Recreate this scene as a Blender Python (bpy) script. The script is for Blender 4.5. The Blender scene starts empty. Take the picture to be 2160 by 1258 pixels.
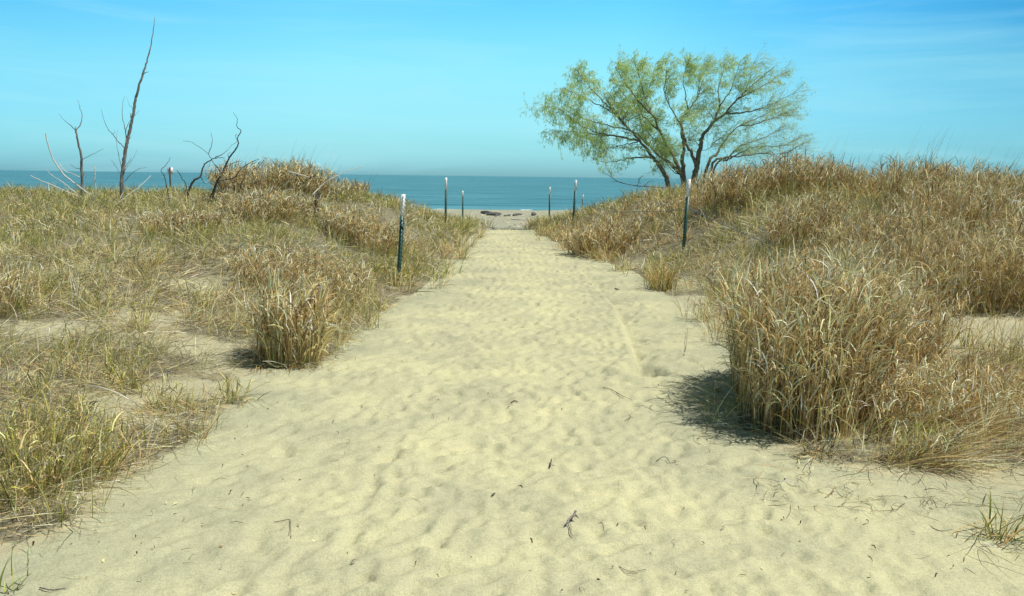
import bpy, math, random
import numpy as np
from mathutils import Vector, Matrix
random.seed(7)
rng = np.random.default_rng(11)
sc = bpy.context.scene
col = sc.collection
PI = math.pi

# ------------------------------------------------------------------ camera
W_, H_, F_ = 2160.0, 1258.0, 1900.0
EYE = np.array([0.0, 0.0, 1.6])
pitch, roll = math.atan(256.3 / F_), 0.0124
fw = np.array([0, math.cos(pitch), -math.sin(pitch)])
up = np.array([0, math.sin(pitch), math.cos(pitch)])
rt = np.array([1.0, 0, 0])
R_ = rt * math.cos(roll) + up * math.sin(roll)
U_ = up * math.cos(roll) - rt * math.sin(roll)
cam = bpy.data.cameras.new("camera")
cam.sensor_width = 36.0
cam.lens = F_ / W_ * 36.0
cam.clip_start, cam.clip_end = 0.05, 60000.0
camo = bpy.data.objects.new("camera", cam)
col.objects.link(camo)
camo.matrix_world = Matrix([[R_[0], U_[0], -fw[0], EYE[0]], [R_[1], U_[1], -fw[1], EYE[1]],
                            [R_[2], U_[2], -fw[2], EYE[2]], [0, 0, 0, 1]])
sc.camera = camo

# ------------------------------------------------------------------ light and sky
SUN_AZ, SUN_EL = math.radians(-9), math.radians(62)      # from +x towards -y: right, a little behind the viewer
sdir = Vector((math.cos(SUN_AZ) * math.cos(SUN_EL), math.sin(SUN_AZ) * math.cos(SUN_EL), math.sin(SUN_EL)))
sun = bpy.data.lights.new("sun", 'SUN')
sun.energy = 5.0
sun.angle = math.radians(0.5)
sun.color = (1.0, 0.96, 0.88)
suno = bpy.data.objects.new("sun", sun)
col.objects.link(suno)
suno.rotation_euler = sdir.to_track_quat('Z', 'Y').to_euler()

world = bpy.data.worlds.new("World")
sc.world = world
world.use_nodes = True
nt = world.node_tree
for n in list(nt.nodes): nt.nodes.remove(n)
def N(nt, t, **kw):
    n = nt.nodes.new(t)
    for k, v in kw.items():
        if k.startswith('i_'):
            n.inputs[int(k[2:]) if k[2:].isdigit() else k[2:]].default_value = v
        else: setattr(n, k, v)
    return n
def ramp(nt, stops, interp='LINEAR'):
    r = nt.nodes.new('ShaderNodeValToRGB')
    r.color_ramp.interpolation = interp
    el = r.color_ramp.elements
    while len(el) < len(stops): el.new(0.5)
    for e, (p, c) in zip(el, stops):
        e.position = p
        e.color = (*c, 1) if len(c) == 3 else c
    return r
L = nt.links.new
out = N(nt, 'ShaderNodeOutputWorld')
bg = N(nt, 'ShaderNodeBackground')
bg.inputs['Strength'].default_value = 0.13
sky = N(nt, 'ShaderNodeTexSky', sky_type='NISHITA')
sky.sun_disc = False
sky.sun_elevation = SUN_EL
sky.sun_rotation = math.radians(90) - SUN_AZ
sky.air_density, sky.dust_density, sky.ozone_density = 1.0, 0.6, 2.0
tc = N(nt, 'ShaderNodeTexCoord')
sep = N(nt, 'ShaderNodeSeparateXYZ')
L(tc.outputs['Generated'], sep.inputs[0])
tint = ramp(nt, [(0.0, (0.42, 0.93, 1.32)), (0.010, (0.45, 1.02, 1.44)), (0.037, (0.52, 1.10, 1.40)), (0.077, (0.64, 1.24, 1.36)), (0.1125, (0.70, 1.38, 1.36)),
                 (0.147, (0.62, 1.42, 1.44)), (0.18, (0.50, 1.40, 1.50)), (0.205, (0.45, 1.25, 1.40)), (0.27, (0.17, 0.36, 0.45)), (0.38, (0.09, 0.14, 0.17)), (1.0, (0.05, 0.07, 0.085))])
L(sep.outputs['Z'], tint.inputs[0])
mul = N(nt, 'ShaderNodeMix', data_type='RGBA', blend_type='MULTIPLY')
mul.inputs[0].default_value = 1.0
L(sky.outputs[0], mul.inputs[6]); L(tint.outputs[0], mul.inputs[7])
# thin cirrus: stretched noise on the direction vector, lit wisps high up
mp = N(nt, 'ShaderNodeMapping')
mp.inputs['Rotation'].default_value = (0.05, math.radians(-7), 0.0)
mp.inputs['Scale'].default_value = (1.6, 1.6, 15.0)
# the sky deepens towards the right hand side, away from the bright haze in the middle
xr_ = ramp(nt, [(0.20, (0.50, 0.72, 0.86)), (0.40, (1, 1, 1)), (0.56, (0.98, 1, 1)), (0.66, (0.58, 0.74, 0.88)), (0.76, (0.20, 0.43, 0.60))])
sx = N(nt, 'ShaderNodeMath', operation='MULTIPLY_ADD'); sx.inputs[1].default_value = 0.5; sx.inputs[2].default_value = 0.5
L(sep.outputs['X'], sx.inputs[0]); L(sx.outputs[0], xr_.inputs[0])
mul2 = N(nt, 'ShaderNodeMix', data_type='RGBA', blend_type='MULTIPLY'); fz = N(nt, 'ShaderNodeMapRange'); fz.inputs['From Min'].default_value = 0.0; fz.inputs['From Max'].default_value = 0.17; fz.inputs['To Min'].default_value = 0.35; fz.inputs['To Max'].default_value = 1.0
L(sep.outputs['Z'], fz.inputs['Value']); L(fz.outputs[0], mul2.inputs[0])
L(mul.outputs[2], mul2.inputs[6]); L(xr_.outputs[0], mul2.inputs[7])
L(tc.outputs['Generated'], mp.inputs[0])
cn = N(nt, 'ShaderNodeTexNoise')
cn.inputs['Scale'].default_value = 1.7; cn.inputs['Detail'].default_value = 7.0
cn.inputs['Roughness'].default_value = 0.55; cn.inputs['Distortion'].default_value = 0.9
L(mp.outputs[0], cn.inputs['Vector'])
cr = ramp(nt, [(0.44, (0, 0, 0)), (0.80, (0.42, 0.42, 0.42))])
L(cn.outputs['Fac'], cr.inputs[0])
cm = N(nt, 'ShaderNodeMix', data_type='RGBA', blend_type='MIX')
cm.inputs[7].default_value = (3.6, 6.9, 7.6, 1)
L(cr.outputs[0], cm.inputs[0]); L(mul2.outputs[2], cm.inputs[6])
L(cm.outputs[2], bg.inputs[0]); L(bg.outputs[0], out.inputs[0])

sc.view_settings.view_transform = 'Standard'
sc.view_settings.look = 'None'
sc.view_settings.exposure = 0.0
sc.view_settings.gamma = 1.0
sc.cycles.max_bounces = 6
sc.cycles.transparent_max_bounces = 8

# ------------------------------------------------------------------ helpers
def tag(o, label=None, cat=None, group=None, kind=None):
    if label: o['label'] = label
    if cat: o['category'] = cat
    if group: o['group'] = group
    if kind: o['kind'] = kind
    return o
def empty(name, loc, label=None, cat=None, group=None):
    o = bpy.data.objects.new(name, None)
    o.empty_display_size = 0.1
    col.objects.link(o); o.location = loc
    return tag(o, label, cat, group)
def mesh_np(name, V, F, mat, C=None, parent=None, smooth=True):
    """V (n,3) world coordinates, F (m,4) or (m,3), C (n,3) vertex colours"""
    V = np.asarray(V, dtype=np.float32); F = np.asarray(F, dtype=np.int32)
    k = F.shape[1]
    if parent is not None:
        V = V - np.array(parent.location, dtype=np.float32)
    me = bpy.data.meshes.new(name)
    me.vertices.add(len(V)); me.vertices.foreach_set('co', V.ravel())
    me.loops.add(F.size); me.loops.foreach_set('vertex_index', F.ravel())
    me.polygons.add(len(F)); me.polygons.foreach_set('loop_start', np.arange(0, F.size, k, dtype=np.int32))
    me.update(calc_edges=True)
    if smooth: me.polygons.foreach_set('use_smooth', np.ones(len(F), dtype=bool))
    if C is not None:
        a = me.color_attributes.new('col', 'FLOAT_COLOR', 'POINT')
        cc = np.ones((len(V), 4), dtype=np.float32); cc[:, :3] = C
        a.data.foreach_set('color', cc.ravel())
    me.materials.append(mat)
    me.validate()
    o = bpy.data.objects.new(name, me)
    col.objects.link(o)
    if parent is not None: o.parent = parent
    return o
def cat_geo(parts):
    Vs, Fs, Cs, n = [], [], [], 0
    for V, F, C in parts:
        Vs.append(V); Fs.append(F + n); Cs.append(C); n += len(V)
    return np.concatenate(Vs), np.concatenate(Fs), np.concatenate(Cs)
_lat = np.random.default_rng(5).random((256, 256))
def vnoise(x, y):
    x = np.asarray(x, dtype=float); y = np.asarray(y, dtype=float)
    xi, yi = np.floor(x).astype(int), np.floor(y).astype(int)
    fx, fy = x - xi, y - yi
    fx = fx * fx * (3 - 2 * fx); fy = fy * fy * (3 - 2 * fy)
    a = _lat[xi & 255, yi & 255]; b = _lat[(xi + 1) & 255, yi & 255]
    c = _lat[xi & 255, (yi + 1) & 255]; d = _lat[(xi + 1) & 255, (yi + 1) & 255]
    return (a * (1 - fx) + b * fx) * (1 - fy) + (c * (1 - fx) + d * fx) * fy
def fbm(x, y, o=3):
    s, a, t = 0, 1.0, 0
    for i in range(o):
        s = s + a * vnoise(x * 2 ** i + 17.3 * i, y * 2 ** i + 5.1 * i); t += a; a *= 0.5
    return s / t
def sstep(t):
    t = np.clip(t, 0, 1); return t * t * (3 - 2 * t)
def ray(px, py):
    return fw + R_ * (px - W_ / 2) / F_ + U_ * (H_ / 2 - py) / F_
def at_z(px, py, z=0.0):
    d = ray(px, py); return EYE + d * (z - EYE[2]) / d[2]
def at_y(px, py, y):
    d = ray(px, py); return EYE + d * y / d[1]

# ------------------------------------------------------------------ terrain
EL = sorted([tuple(at_z(*p)[:2]) for p in [(-120, 1270), (0, 1190), (200, 1095), (260, 1015), (400, 930), (490, 860), (505, 800), (700, 755), (745, 690),
        (850, 640), (905, 598), (930, 562), (970, 533), (1000, 505), (1016, 486), (1022, 474)]], key=lambda p: p[1])
ER = sorted([tuple(at_z(*p)[:2]) for p in [(1116, 477), (1134, 500), (1196, 534), (1330, 572), (1400, 620), (1500, 665), (1550, 720), (1540, 790), (1560, 900),
        (1640, 950), (1850, 1010), (2050, 1025), (2200, 1050)]], key=lambda p: p[1])
ely, elx = [p[1] for p in EL], [p[0] for p in EL]
ery, erx = [p[1] for p in ER], [p[0] for p in ER]
def xl(y): return np.interp(y, ely, elx)
def xr(y): return np.interp(y, ery, erx)
def Hs(x, y):
    x = np.asarray(x, dtype=float); y = np.asarray(y, dtype=float)
    P = np.interp(y, [-30, 10, 14, 20, 24, 26, 30, 68, 72, 90, 160], [0, 0, 0.02, 0.09, 0.12, 0.085, -0.04, -0.90, -1.0, -1.5, -3.5])
    AL = np.interp(y, [0, 4, 8, 12, 16, 20, 22, 26, 31, 38], [0.10, 0.12, 0.28, 0.5, 0.72, 0.88, 0.88, 0.55, 0.15, 0.0])
    AR = np.interp(y, [0, 6, 8.5, 10, 12, 14, 16, 19, 23, 27, 33, 40], [0.04, 0.06, 0.12, 0.35, 0.62, 0.80, 0.86, 0.92, 0.92, 0.72, 0.25, 0.0])
    WL = np.interp(y, [0, 6, 14], [2.5, 3.0, 2.6]); WR = np.interp(y, [0, 8, 13, 18], [3, 3.4, 3.4, 3.0])
    l = AL * sstep((xl(y) - x + 0.1) / WL); r = AR * sstep((x - xr(y) + 0.1) / WR)
    r = r + .26 * sstep((x - 3.6) / 2.2) * np.interp(y, [11, 15, 22, 30], [0, 1, 1, 0])
    m = np.clip(l + r, 0, 1)
    hum = (fbm(x * 0.55 + 3, y * 0.55 + 9, 3) - 0.5) * 0.30 * np.clip(m * 2.2, 0, 1)
    hum += (fbm(x * 1.9 + 13, y * 1.9 + 4, 2) - 0.5) * 0.07 * np.clip(m * 5, 0.15, 1)
    return P + l + r + hum + (fbm(x * 0.8, y * 0.8, 2) - 0.5) * 0.06
def hit(px, py):
    d = ray(px, py); t = 2.5
    while t < 90:
        p = EYE + d * t
        if p[2] <= Hs(p[0], p[1]): return p
        t *= 1.004
    return EYE + d * 60
def on_path(x, y): return (x > xl(y)) & (x < xr(y)) & (y < 24.6 + 2.2 * vnoise(np.asarray(x) * 1.3 + 5, np.asarray(y) * .2 + 3))

ys = [-30, -22, -15, -10, -6, -3, -1, 0, 0.6]
y = 1.0
while y < 45: ys.append(y); y *= 1.0037
while y < 160: ys.append(y); y *= 1.02
ys = np.array(ys)
xc = np.arange(-3.2, 3.6, 0.024)
g = [0.024]
while sum(g) < 115: g.append(g[-1] * 1.028)
xs = np.concatenate([(-3.2 - np.cumsum(g))[::-1], xc, xc[-1] + np.cumsum(g)])
X, Y = np.meshgrid(xs, ys)
Z = Hs(X, Y)
det = np.zeros_like(Z)   # footprints and tracks
def stamp(cx, cy, ang, sl, sw, depth):
    r = 3.2 * max(sl, sw)
    i0, i1 = np.searchsorted(ys, [cy - r, cy + r]); j0, j1 = np.searchsorted(xs, [cx - r, cx + r])
    if i1 - i0 < 2 or j1 - j0 < 2: return
    dx = X[i0:i1, j0:j1] - cx; dy = Y[i0:i1, j0:j1] - cy
    u = (dx * math.cos(ang) + dy * math.sin(ang)) / sl; v = (-dx * math.sin(ang) + dy * math.cos(ang)) / sw
    q = u * u + v * v
    det[i0:i1, j0:j1] += -depth * np.exp(-q ** 1.3) + 0.38 * depth * np.exp(-(np.sqrt(q) - 1.65) ** 2 / 0.22)
sr = random.Random(3)
_stamp = stamp
def stamp(cx, cy, ang, sl, sw, depth): _stamp(cx, cy, ang, sl, sw, depth * .82)
for i in range(6500):
    cy = 1.5 + 26 * sr.random() ** 1.25
    a, b = float(xl(cy)) - 0.1, float(xr(cy)) + 0.05
    if sr.random() < 0.75:
        m_, s_ = (a + b) / 2 - 0.1, (b - a) * 0.24
        cx = sr.gauss(m_, s_)
    else: cx = sr.uniform(a, b)
    if not (a < cx < b): continue
    ang = PI / 2 + sr.gauss(0, 0.6) - .5 + (PI if sr.random() < .5 else 0)
    if i % 3: stamp(cx, cy, ang, sr.uniform(.06, .14), sr.uniform(.03, .06), sr.uniform(.005, .014))
    else: stamp(cx, cy, ang, sr.uniform(.06, .09), sr.uniform(.026, .038), sr.uniform(.007, .020))
for tr_ in range(9):                                     # walkers: alternating soles and heels
    off = sr.uniform(-.85, .85); ph = sr.uniform(0, 6); yy = sr.uniform(1.8, 2.6); k_ = 0; dr = 1 if tr_ % 2 else -1
    while yy < 22:
        a, b = float(xl(yy)), float(xr(yy)); mid_ = (a + b) / 2 - .1 + off * (b - a) * .34 + .12 * math.sin(yy * .5 + ph)
        cx = mid_ + (.09 if k_ % 2 else -.09) + sr.gauss(0, .02); an = PI / 2 + sr.gauss(0, .12) + (-.15 if k_ % 2 else .15)
        dp = sr.uniform(.012, .022)
        stamp(cx + .05 * math.cos(an) * dr, yy + .05 * dr, an, .085, .042, dp); stamp(cx - .10 * math.cos(an) * dr, yy - .10 * dr, an, .042, .034, dp * 1.2)
        yy += sr.uniform(.6, .72); k_ += 1
def groove(pxs, w, depth, lip, slip=False):
    P = [hit(*p)[:2] for p in pxs]
    pts = []
    for a, b in zip(P[:-1], P[1:]):
        n = max(2, int(np.hypot(*(b - a)) / 0.03))
        for k in range(n): pts.append(a + (b - a) * k / n)
    pts = np.array(pts)
    y0, y1 = pts[:, 1].min() - .4, pts[:, 1].max() + .4; x0, x1 = pts[:, 0].min() - .4, pts[:, 0].max() + .4
    i0, i1 = np.searchsorted(ys, [y0, y1]); j0, j1 = np.searchsorted(xs, [x0, x1])
    xx, yy = X[i0:i1, j0:j1], Y[i0:i1, j0:j1]
    best = np.full(xx.shape, 9.0)
    sgn = np.ones(xx.shape); tg_ = np.gradient(pts, axis=0)
    for p, tv in zip(pts, tg_):
        d_ = np.hypot(xx - p[0], yy - p[1]); k_ = d_ < best
        best = np.where(k_, d_, best); sgn = np.where(k_, np.sign((xx - p[0]) * -tv[1] + (yy - p[1]) * tv[0]), sgn)
    fade = 0.75 + 1.3 * (vnoise(xx * 3.1, yy * 3.1) - 0.5)
    if slip:                                              # a worn edge: steep on the path side, easing away on the other
        fl = np.where(sgn > 0, -depth * sstep(best / .04) * np.exp(-(best / .24) ** 1.4), lip * np.exp(-(best / w) ** 1.5) * sstep(best / .03))
        det[i0:i1, j0:j1] += fl * fade
        return
    det[i0:i1, j0:j1] += (-depth * np.exp(-(best / w) ** 2.4) + lip * np.exp(-(best - 1.9 * w) ** 2 / (0.6 * w) ** 2)) * fade
groove([(1225, 572), (1250, 600), (1278, 628), (1300, 658), (1316, 700), (1330, 740), (1342, 775)], 0.11, 0.085, 0.012, True)
groove([(690, 1275), (722, 1190), (745, 1120), (772, 1050), (800, 1000), (842, 940)], 0.035, 0.016, 0.006)
groove([(470, 1250), (560, 1130), (660, 1000), (740, 900), (800, 830)], 0.06, 0.008, 0.004)
c_ = hit(1362, 787); stamp(c_[0], c_[1], 1.7, .20, .15, .10)
c_ = hit(1352, 760); stamp(c_[0], c_[1], 1.7, .12, .09, .03)
det += (fbm(X * 5 + Y * 1.5, Y * 9, 2) - 0.5) * 0.020 * np.clip(1.4 - Y / 30, 0, 1)
det += (fbm(X * 14 + Y * 3, Y * 22, 2) - 0.5) * 0.010 * np.clip(1.0 - Y / 14, 0, 1)
Z = Z + det

def interp_det(x, y):
    i = np.clip(np.searchsorted(ys, y) - 1, 0, len(ys) - 2); j = np.clip(np.searchsorted(xs, x) - 1, 0, len(xs) - 2)
    fy = np.clip((y - ys[i]) / (ys[i + 1] - ys[i]), 0, 1); fx = np.clip((x - xs[j]) / (xs[j + 1] - xs[j]), 0, 1)
    return (Z[i, j] * (1 - fx) + Z[i, j + 1] * fx) * (1 - fy) + (Z[i + 1, j] * (1 - fx) + Z[i + 1, j + 1] * fx) * fy
HZ = interp_det

# where grass grows -------------------------------------------------
BARE = []
def bare(px, py, rx, ry, s=1.0):
    p = hit(px, py); BARE.append((p[0], p[1], rx, ry, s))
bare(440, 605, .50, .65, 1.2); bare(90, 690, .42, .42, .8); bare(270, 880, .26, .24, 1.2); bare(60, 790, .28, .25, .8)
bare(350, 800, .3, .2, .5); bare(640, 500, .3, .3, .5); bare(300, 500, .8, .6, .4); bare(240, 640, .5, .4, .5)
bare(1460, 640, .42, .8, 1.3); bare(1420, 590, .25, .5, .5); bare(2090, 705, .75, .8, 1.6); bare(842, 592, .25, .4, .8); bare(667, 458, .3, .6, .75); bare(2080, 930, .28, .2, 1.3)
bare(2010, 740, .3, .3, .9); bare(1500, 770, .38, .95, 1.5); bare(1540, 690, .3, .6, 1.2); bare(1590, 940, .25, .3, 1.2); bare(2150, 1010, .4, .18, 1.2); bare(1335, 560, .35, .8, .8); bare(1400, 640, .35, .7, 1.0); bare(1450, 600, .3, .7, .9); bare(1560, 520, .4, .5, .6); bare(1640, 530, .3, .4, .5); bare(430, 890, .3, .2, .5)
def cover(x, y):
    """0 bare sand .. 1 dense grass"""
    x = np.asarray(x, float); y = np.asarray(y, float)
    sl, sr_ = xl(y) - x, x - xr(y)
    s = np.maximum(sl, sr_)
    s = s + (fbm(x * 1.6 + 40, y * 1.6, 3) - 0.5) * np.interp(y, [4, 7, 12], [.18, .6, .9]) + np.interp(y, [3.6, 4.2, 7], [-.12, .04, .2]) + .12 * np.clip((y - 12) / 8, 0, 1)
    c = sstep(s / 0.35 + 0.2)
    c = np.where(s < 0.02, 0, c)
    n = fbm(x * 1.15 + 7, y * 1.15 + 31, 3)
    near = np.clip((11 - y) / 6, 0, 1)
    c = c * np.clip(0.55 + (n - 0.40) * (2.8 + 1.6 * near) - 0.22 * near - .10 * (x < 0), 0.05, 1.0)
    c = np.where((x > 0) & (y > 10.5), np.maximum(c, sstep(s / .5) * .85), c)
    c = np.where((x < 0) & (y > 12.5), np.maximum(c, sstep(s / .5) * .62), c)
    for bx, by, rx, ry, st in BARE:
        c = c * (1 - np.clip(st * np.exp(-(((x - bx) / rx) ** 2 + ((y - by) / ry) ** 2) ** 1.5), 0, 1))
    c = c * np.clip((36 + 4 * n - y) / 6, 0, 1)
    c = np.where((y > 25) & (s < 0.5), c * np.clip(1 - (y - 25) / 5, 0, 1), c)
    return c

# ------------------------------------------------------------------ materials
def mat(name):
    m = bpy.data.materials.new(name); m.use_nodes = True
    return m, m.node_tree, m.node_tree.nodes['Principled BSDF']
def sand_mat(name, c1, c2, c3, litter=False, pebbly=False):
    m, t, b = mat(name)
    tcn = N(t, 'ShaderNodeTexCoord'); G = tcn.outputs['Object']
    n1 = N(t, 'ShaderNodeTexNoise'); n1.inputs['Scale'].default_value = 1.3; n1.inputs['Detail'].default_value = 6; n1.inputs['Roughness'].default_value = .6
    t.links.new(G, n1.inputs['Vector'])
    n1b = N(t, 'ShaderNodeTexNoise'); n1b.inputs['Scale'].default_value = 42; n1b.inputs['Detail'].default_value = 4; n1b.inputs['Roughness'].default_value = .7
    t.links.new(G, n1b.inputs['Vector'])
    am = N(t, 'ShaderNodeMath', operation='MULTIPLY_ADD'); am.inputs[1].default_value = .45; t.links.new(n1b.outputs['Fac'], am.inputs[0])
    am2 = N(t, 'ShaderNodeMath', operation='SUBTRACT'); am2.inputs[1].default_value = .225; t.links.new(n1.outputs['Fac'], am2.inputs[0]); t.links.new(am2.outputs[0], am.inputs[2])
    r1 = ramp(t, [(0.32, c1), (0.52, c2), (0.72, c3)]); t.links.new(am.outputs[0], r1.inputs[0])
    # grains: fine salt and pepper
    n2 = N(t, 'ShaderNodeTexNoise'); n2.inputs['Scale'].default_value = 150; n2.inputs['Detail'].default_value = 3; n2.inputs['Roughness'].default_value = .8
    t.links.new(G, n2.inputs['Vector'])
    r2 = ramp(t, [(0.30, (0.50, 0.49, 0.47)), (0.52, (1, 1, 1)), (0.72, (1.12, 1.1, 1.05))]); t.links.new(n2.outputs['Fac'], r2.inputs[0])
    mx = N(t, 'ShaderNodeMix', data_type='RGBA', blend_type='MULTIPLY'); mx.inputs[0].default_value = .8
    t.links.new(r1.outputs[0], mx.inputs[6]); t.links.new(r2.outputs[0], mx.inputs[7])
    v = N(t, 'ShaderNodeTexVoronoi'); v.inputs['Scale'].default_value = 26 if not pebbly else 5
    t.links.new(G, v.inputs['Vector'])
    r3 = ramp(t, [(0.0, (1, 1, 1)), (0.05, (1, 1, 1)), (0.07, (0, 0, 0))]); t.links.new(v.outputs['Distance'], r3.inputs[0])
    vs = N(t, 'ShaderNodeSeparateColor'); t.links.new(v.outputs['Color'], vs.inputs[0])
    gt = N(t, 'ShaderNodeMath', operation='GREATER_THAN'); gt.inputs[1].default_value = .72; t.links.new(vs.outputs[0], gt.inputs[0])
    mm = N(t, 'ShaderNodeMath', operation='MULTIPLY'); t.links.new(gt.outputs[0], mm.inputs[0]); t.links.new(r3.outputs[0], mm.inputs[1])
    mx2 = N(t, 'ShaderNodeMix', data_type='RGBA'); t.links.new(mm.outputs[0], mx2.inputs[0]); t.links.new(mx.outputs[2], mx2.inputs[6])
    bw = N(t, 'ShaderNodeMix', data_type='RGBA'); t.links.new(vs.outputs[1], bw.inputs[0])
    bw.inputs[6].default_value = (.10, .085, .06, 1); bw.inputs[7].default_value = (.62, .58, .46, 1)
    t.links.new(bw.outputs[2], mx2.inputs[7])
    last = mx2.outputs[2]
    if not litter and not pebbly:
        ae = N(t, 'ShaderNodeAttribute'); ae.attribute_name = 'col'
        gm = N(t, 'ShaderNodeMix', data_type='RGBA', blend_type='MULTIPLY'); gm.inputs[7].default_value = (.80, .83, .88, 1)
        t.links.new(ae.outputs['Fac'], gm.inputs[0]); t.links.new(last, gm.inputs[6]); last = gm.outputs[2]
    if litter:
        at = N(t, 'ShaderNodeAttribute'); at.attribute_name = 'col'
        ng = N(t, 'ShaderNodeTexNoise'); ng.inputs['Scale'].default_value = 34; ng.inputs['Detail'].default_value = 5; t.links.new(G, ng.inputs['Vector'])
        rg = ramp(t, [(0.3, (.09, .08, .055)), (0.55, (.20, .185, .125)), (0.8, (.38, .345, .23))]); t.links.new(ng.outputs['Fac'], rg.inputs[0])
        nb = N(t, 'ShaderNodeTexNoise'); nb.inputs['Scale'].default_value = 9; nb.inputs['Detail'].default_value = 6; t.links.new(G, nb.inputs['Vector'])
        sm = N(t, 'ShaderNodeMath', operation='ADD'); t.links.new(at.outputs['Fac'], sm.inputs[0]); t.links.new(nb.outputs['Fac'], sm.inputs[1])
        rr = ramp(t, [(0.62, (0, 0, 0)), (1.0, (.88, .88, .88))]); t.links.new(sm.outputs[0], rr.inputs[0])
        mx3 = N(t, 'ShaderNodeMix', data_type='RGBA'); t.links.new(rr.outputs[0], mx3.inputs[0]); t.links.new(last, mx3.inputs[6]); t.links.new(rg.outputs[0], mx3.inputs[7])
        last = mx3.outputs[2]
    t.links.new(last, b.inputs['Base Color'])
    b.inputs['Roughness'].default_value = .95
    b.inputs['Specular IOR Level'].default_value = .15
    nb1 = N(t, 'ShaderNodeTexNoise'); nb1.inputs['Scale'].default_value = 24; nb1.inputs['Detail'].default_value = 5; nb1.inputs['Roughness'].default_value = .55; t.links.new(G, nb1.inputs['Vector'])
    bp = N(t, 'ShaderNodeBump'); bp.inputs['Strength'].default_value = .5; bp.inputs['Distance'].default_value = .020; t.links.new(nb1.outputs['Fac'], bp.inputs['Height'])
    bp2 = N(t, 'ShaderNodeBump'); bp2.inputs['Strength'].default_value = .35; bp2.inputs['Distance'].default_value = .0035
    t.links.new(n2.outputs['Fac'], bp2.inputs['Height']); t.links.new(bp.outputs[0], bp2.inputs['Normal']); t.links.new(bp2.outputs[0], b.inputs['Normal'])
    return m
M_SAND = sand_mat('sand', (.43, .425, .28), (.535, .52, .325), (.63, .60, .355))
M_DUNE = sand_mat('dune_sand', (.40, .38, .25), (.46, .435, .285), (.53, .49, .31), litter=True)
M_BEACH = sand_mat('wet_beach', (.31, .31, .23), (.38, .38, .28), (.44, .435, .31), pebbly=True)

def attr_mat(name, transl=.3, rough=.55, spec=.35):
    m, t, b = mat(name)
    at = N(t, 'ShaderNodeAttribute'); at.attribute_name = 'col'
    t.links.new(at.outputs['Color'], b.inputs['Base Color'])
    b.inputs['Roughness'].default_value = rough; b.inputs['Specular IOR Level'].default_value = spec
    if transl:
        tr = N(t, 'ShaderNodeBsdfTranslucent'); t.links.new(at.outputs['Color'], tr.inputs[0])
        ms = N(t, 'ShaderNodeMixShader'); ms.inputs[0].default_value = transl
        o = t.nodes['Material Output']
        t.links.new(b.outputs[0], ms.inputs[1]); t.links.new(tr.outputs[0], ms.inputs[2]); t.links.new(ms.outputs[0], o.inputs[0])
    return m
M_GRASS = attr_mat('grass_blade', .17, .55, .22)
M_LEAF = attr_mat('willow_leaf', .55, .45, .4)
M_LITTER = attr_mat('dry_litter', 0, .8, .2)
def bark(name, a, b_, sc_=30):
    m, t, b = mat(name)
    tcn = N(t, 'ShaderNodeTexCoord')
    mpn = N(t, 'ShaderNodeMapping'); mpn.inputs['Scale'].default_value = (1, 1, .25); t.links.new(tcn.outputs['Object'], mpn.inputs[0])
    n = N(t, 'ShaderNodeTexNoise'); n.inputs['Scale'].default_value = sc_; n.inputs['Detail'].default_value = 6; t.links.new(mpn.outputs[0], n.inputs['Vector'])
    r = ramp(t, [(0.3, a), (0.7, b_)]); t.links.new(n.outputs['Fac'], r.inputs[0]); t.links.new(r.outputs[0], b.inputs['Base Color'])
    b.inputs['Roughness'].default_value = .85
    bp = N(t, 'ShaderNodeBump'); bp.inputs['Strength'].default_value = .6; bp.inputs['Distance'].default_value = .01
    t.links.new(n.outputs['Fac'], bp.inputs['Height']); t.links.new(bp.outputs[0], b.inputs['Normal'])
    return m
M_BARK = bark('willow_bark', (.09, .08, .06), (.25, .22, .16))
M_TWIG = bark('young_willow_bark', (.26, .24, .09), (.42, .40, .16))
M_SNAG = bark('grey_snag_wood', (.09, .08, .075), (.30, .27, .24))
M_BURNT = bark('charred_wood', (.025, .023, .023), (.085, .078, .072))
M_WHITE = bark('bleached_wood', (.55, .53, .48), (.80, .78, .72))
M_STEM = bark('dry_stem', (.05, .04, .03), (.14, .11, .08))
M_DRIFT = bark('driftwood', (.055, .055, .055), (.20, .195, .18), 12)

def paint(name, c, rough=.45, dirt=.25, metallic=0):
    m, t, b = mat(name)
    tcn = N(t, 'ShaderNodeTexCoord')
    n = N(t, 'ShaderNodeTexNoise'); n.inputs['Scale'].default_value = 25; n.inputs['Detail'].default_value = 6; t.links.new(tcn.outputs['Object'], n.inputs['Vector'])
    r = ramp(t, [(0.35, tuple(v * (1 - dirt) for v in c)), (0.6, c)]); t.links.new(n.outputs['Fac'], r.inputs[0]); t.links.new(r.outputs[0], b.inputs['Base Color'])
    b.inputs['Roughness'].default_value = rough; b.inputs['Metallic'].default_value = metallic
    return m
M_GREEN = paint('green_post_paint', (.026, .10, .085), .45, .3)
M_PWHITE = paint('white_post_paint', (.80, .80, .78), .5, .08)
M_WIRE = paint('galvanised_wire', (.34, .35, .35), .45, .3, .6)
M_SIGNW = paint('white_sign_paint', (.82, .82, .82), .5, .08)
M_RUST = paint('dark_brown_post', (.05, .03, .025), .7, .3)

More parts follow.
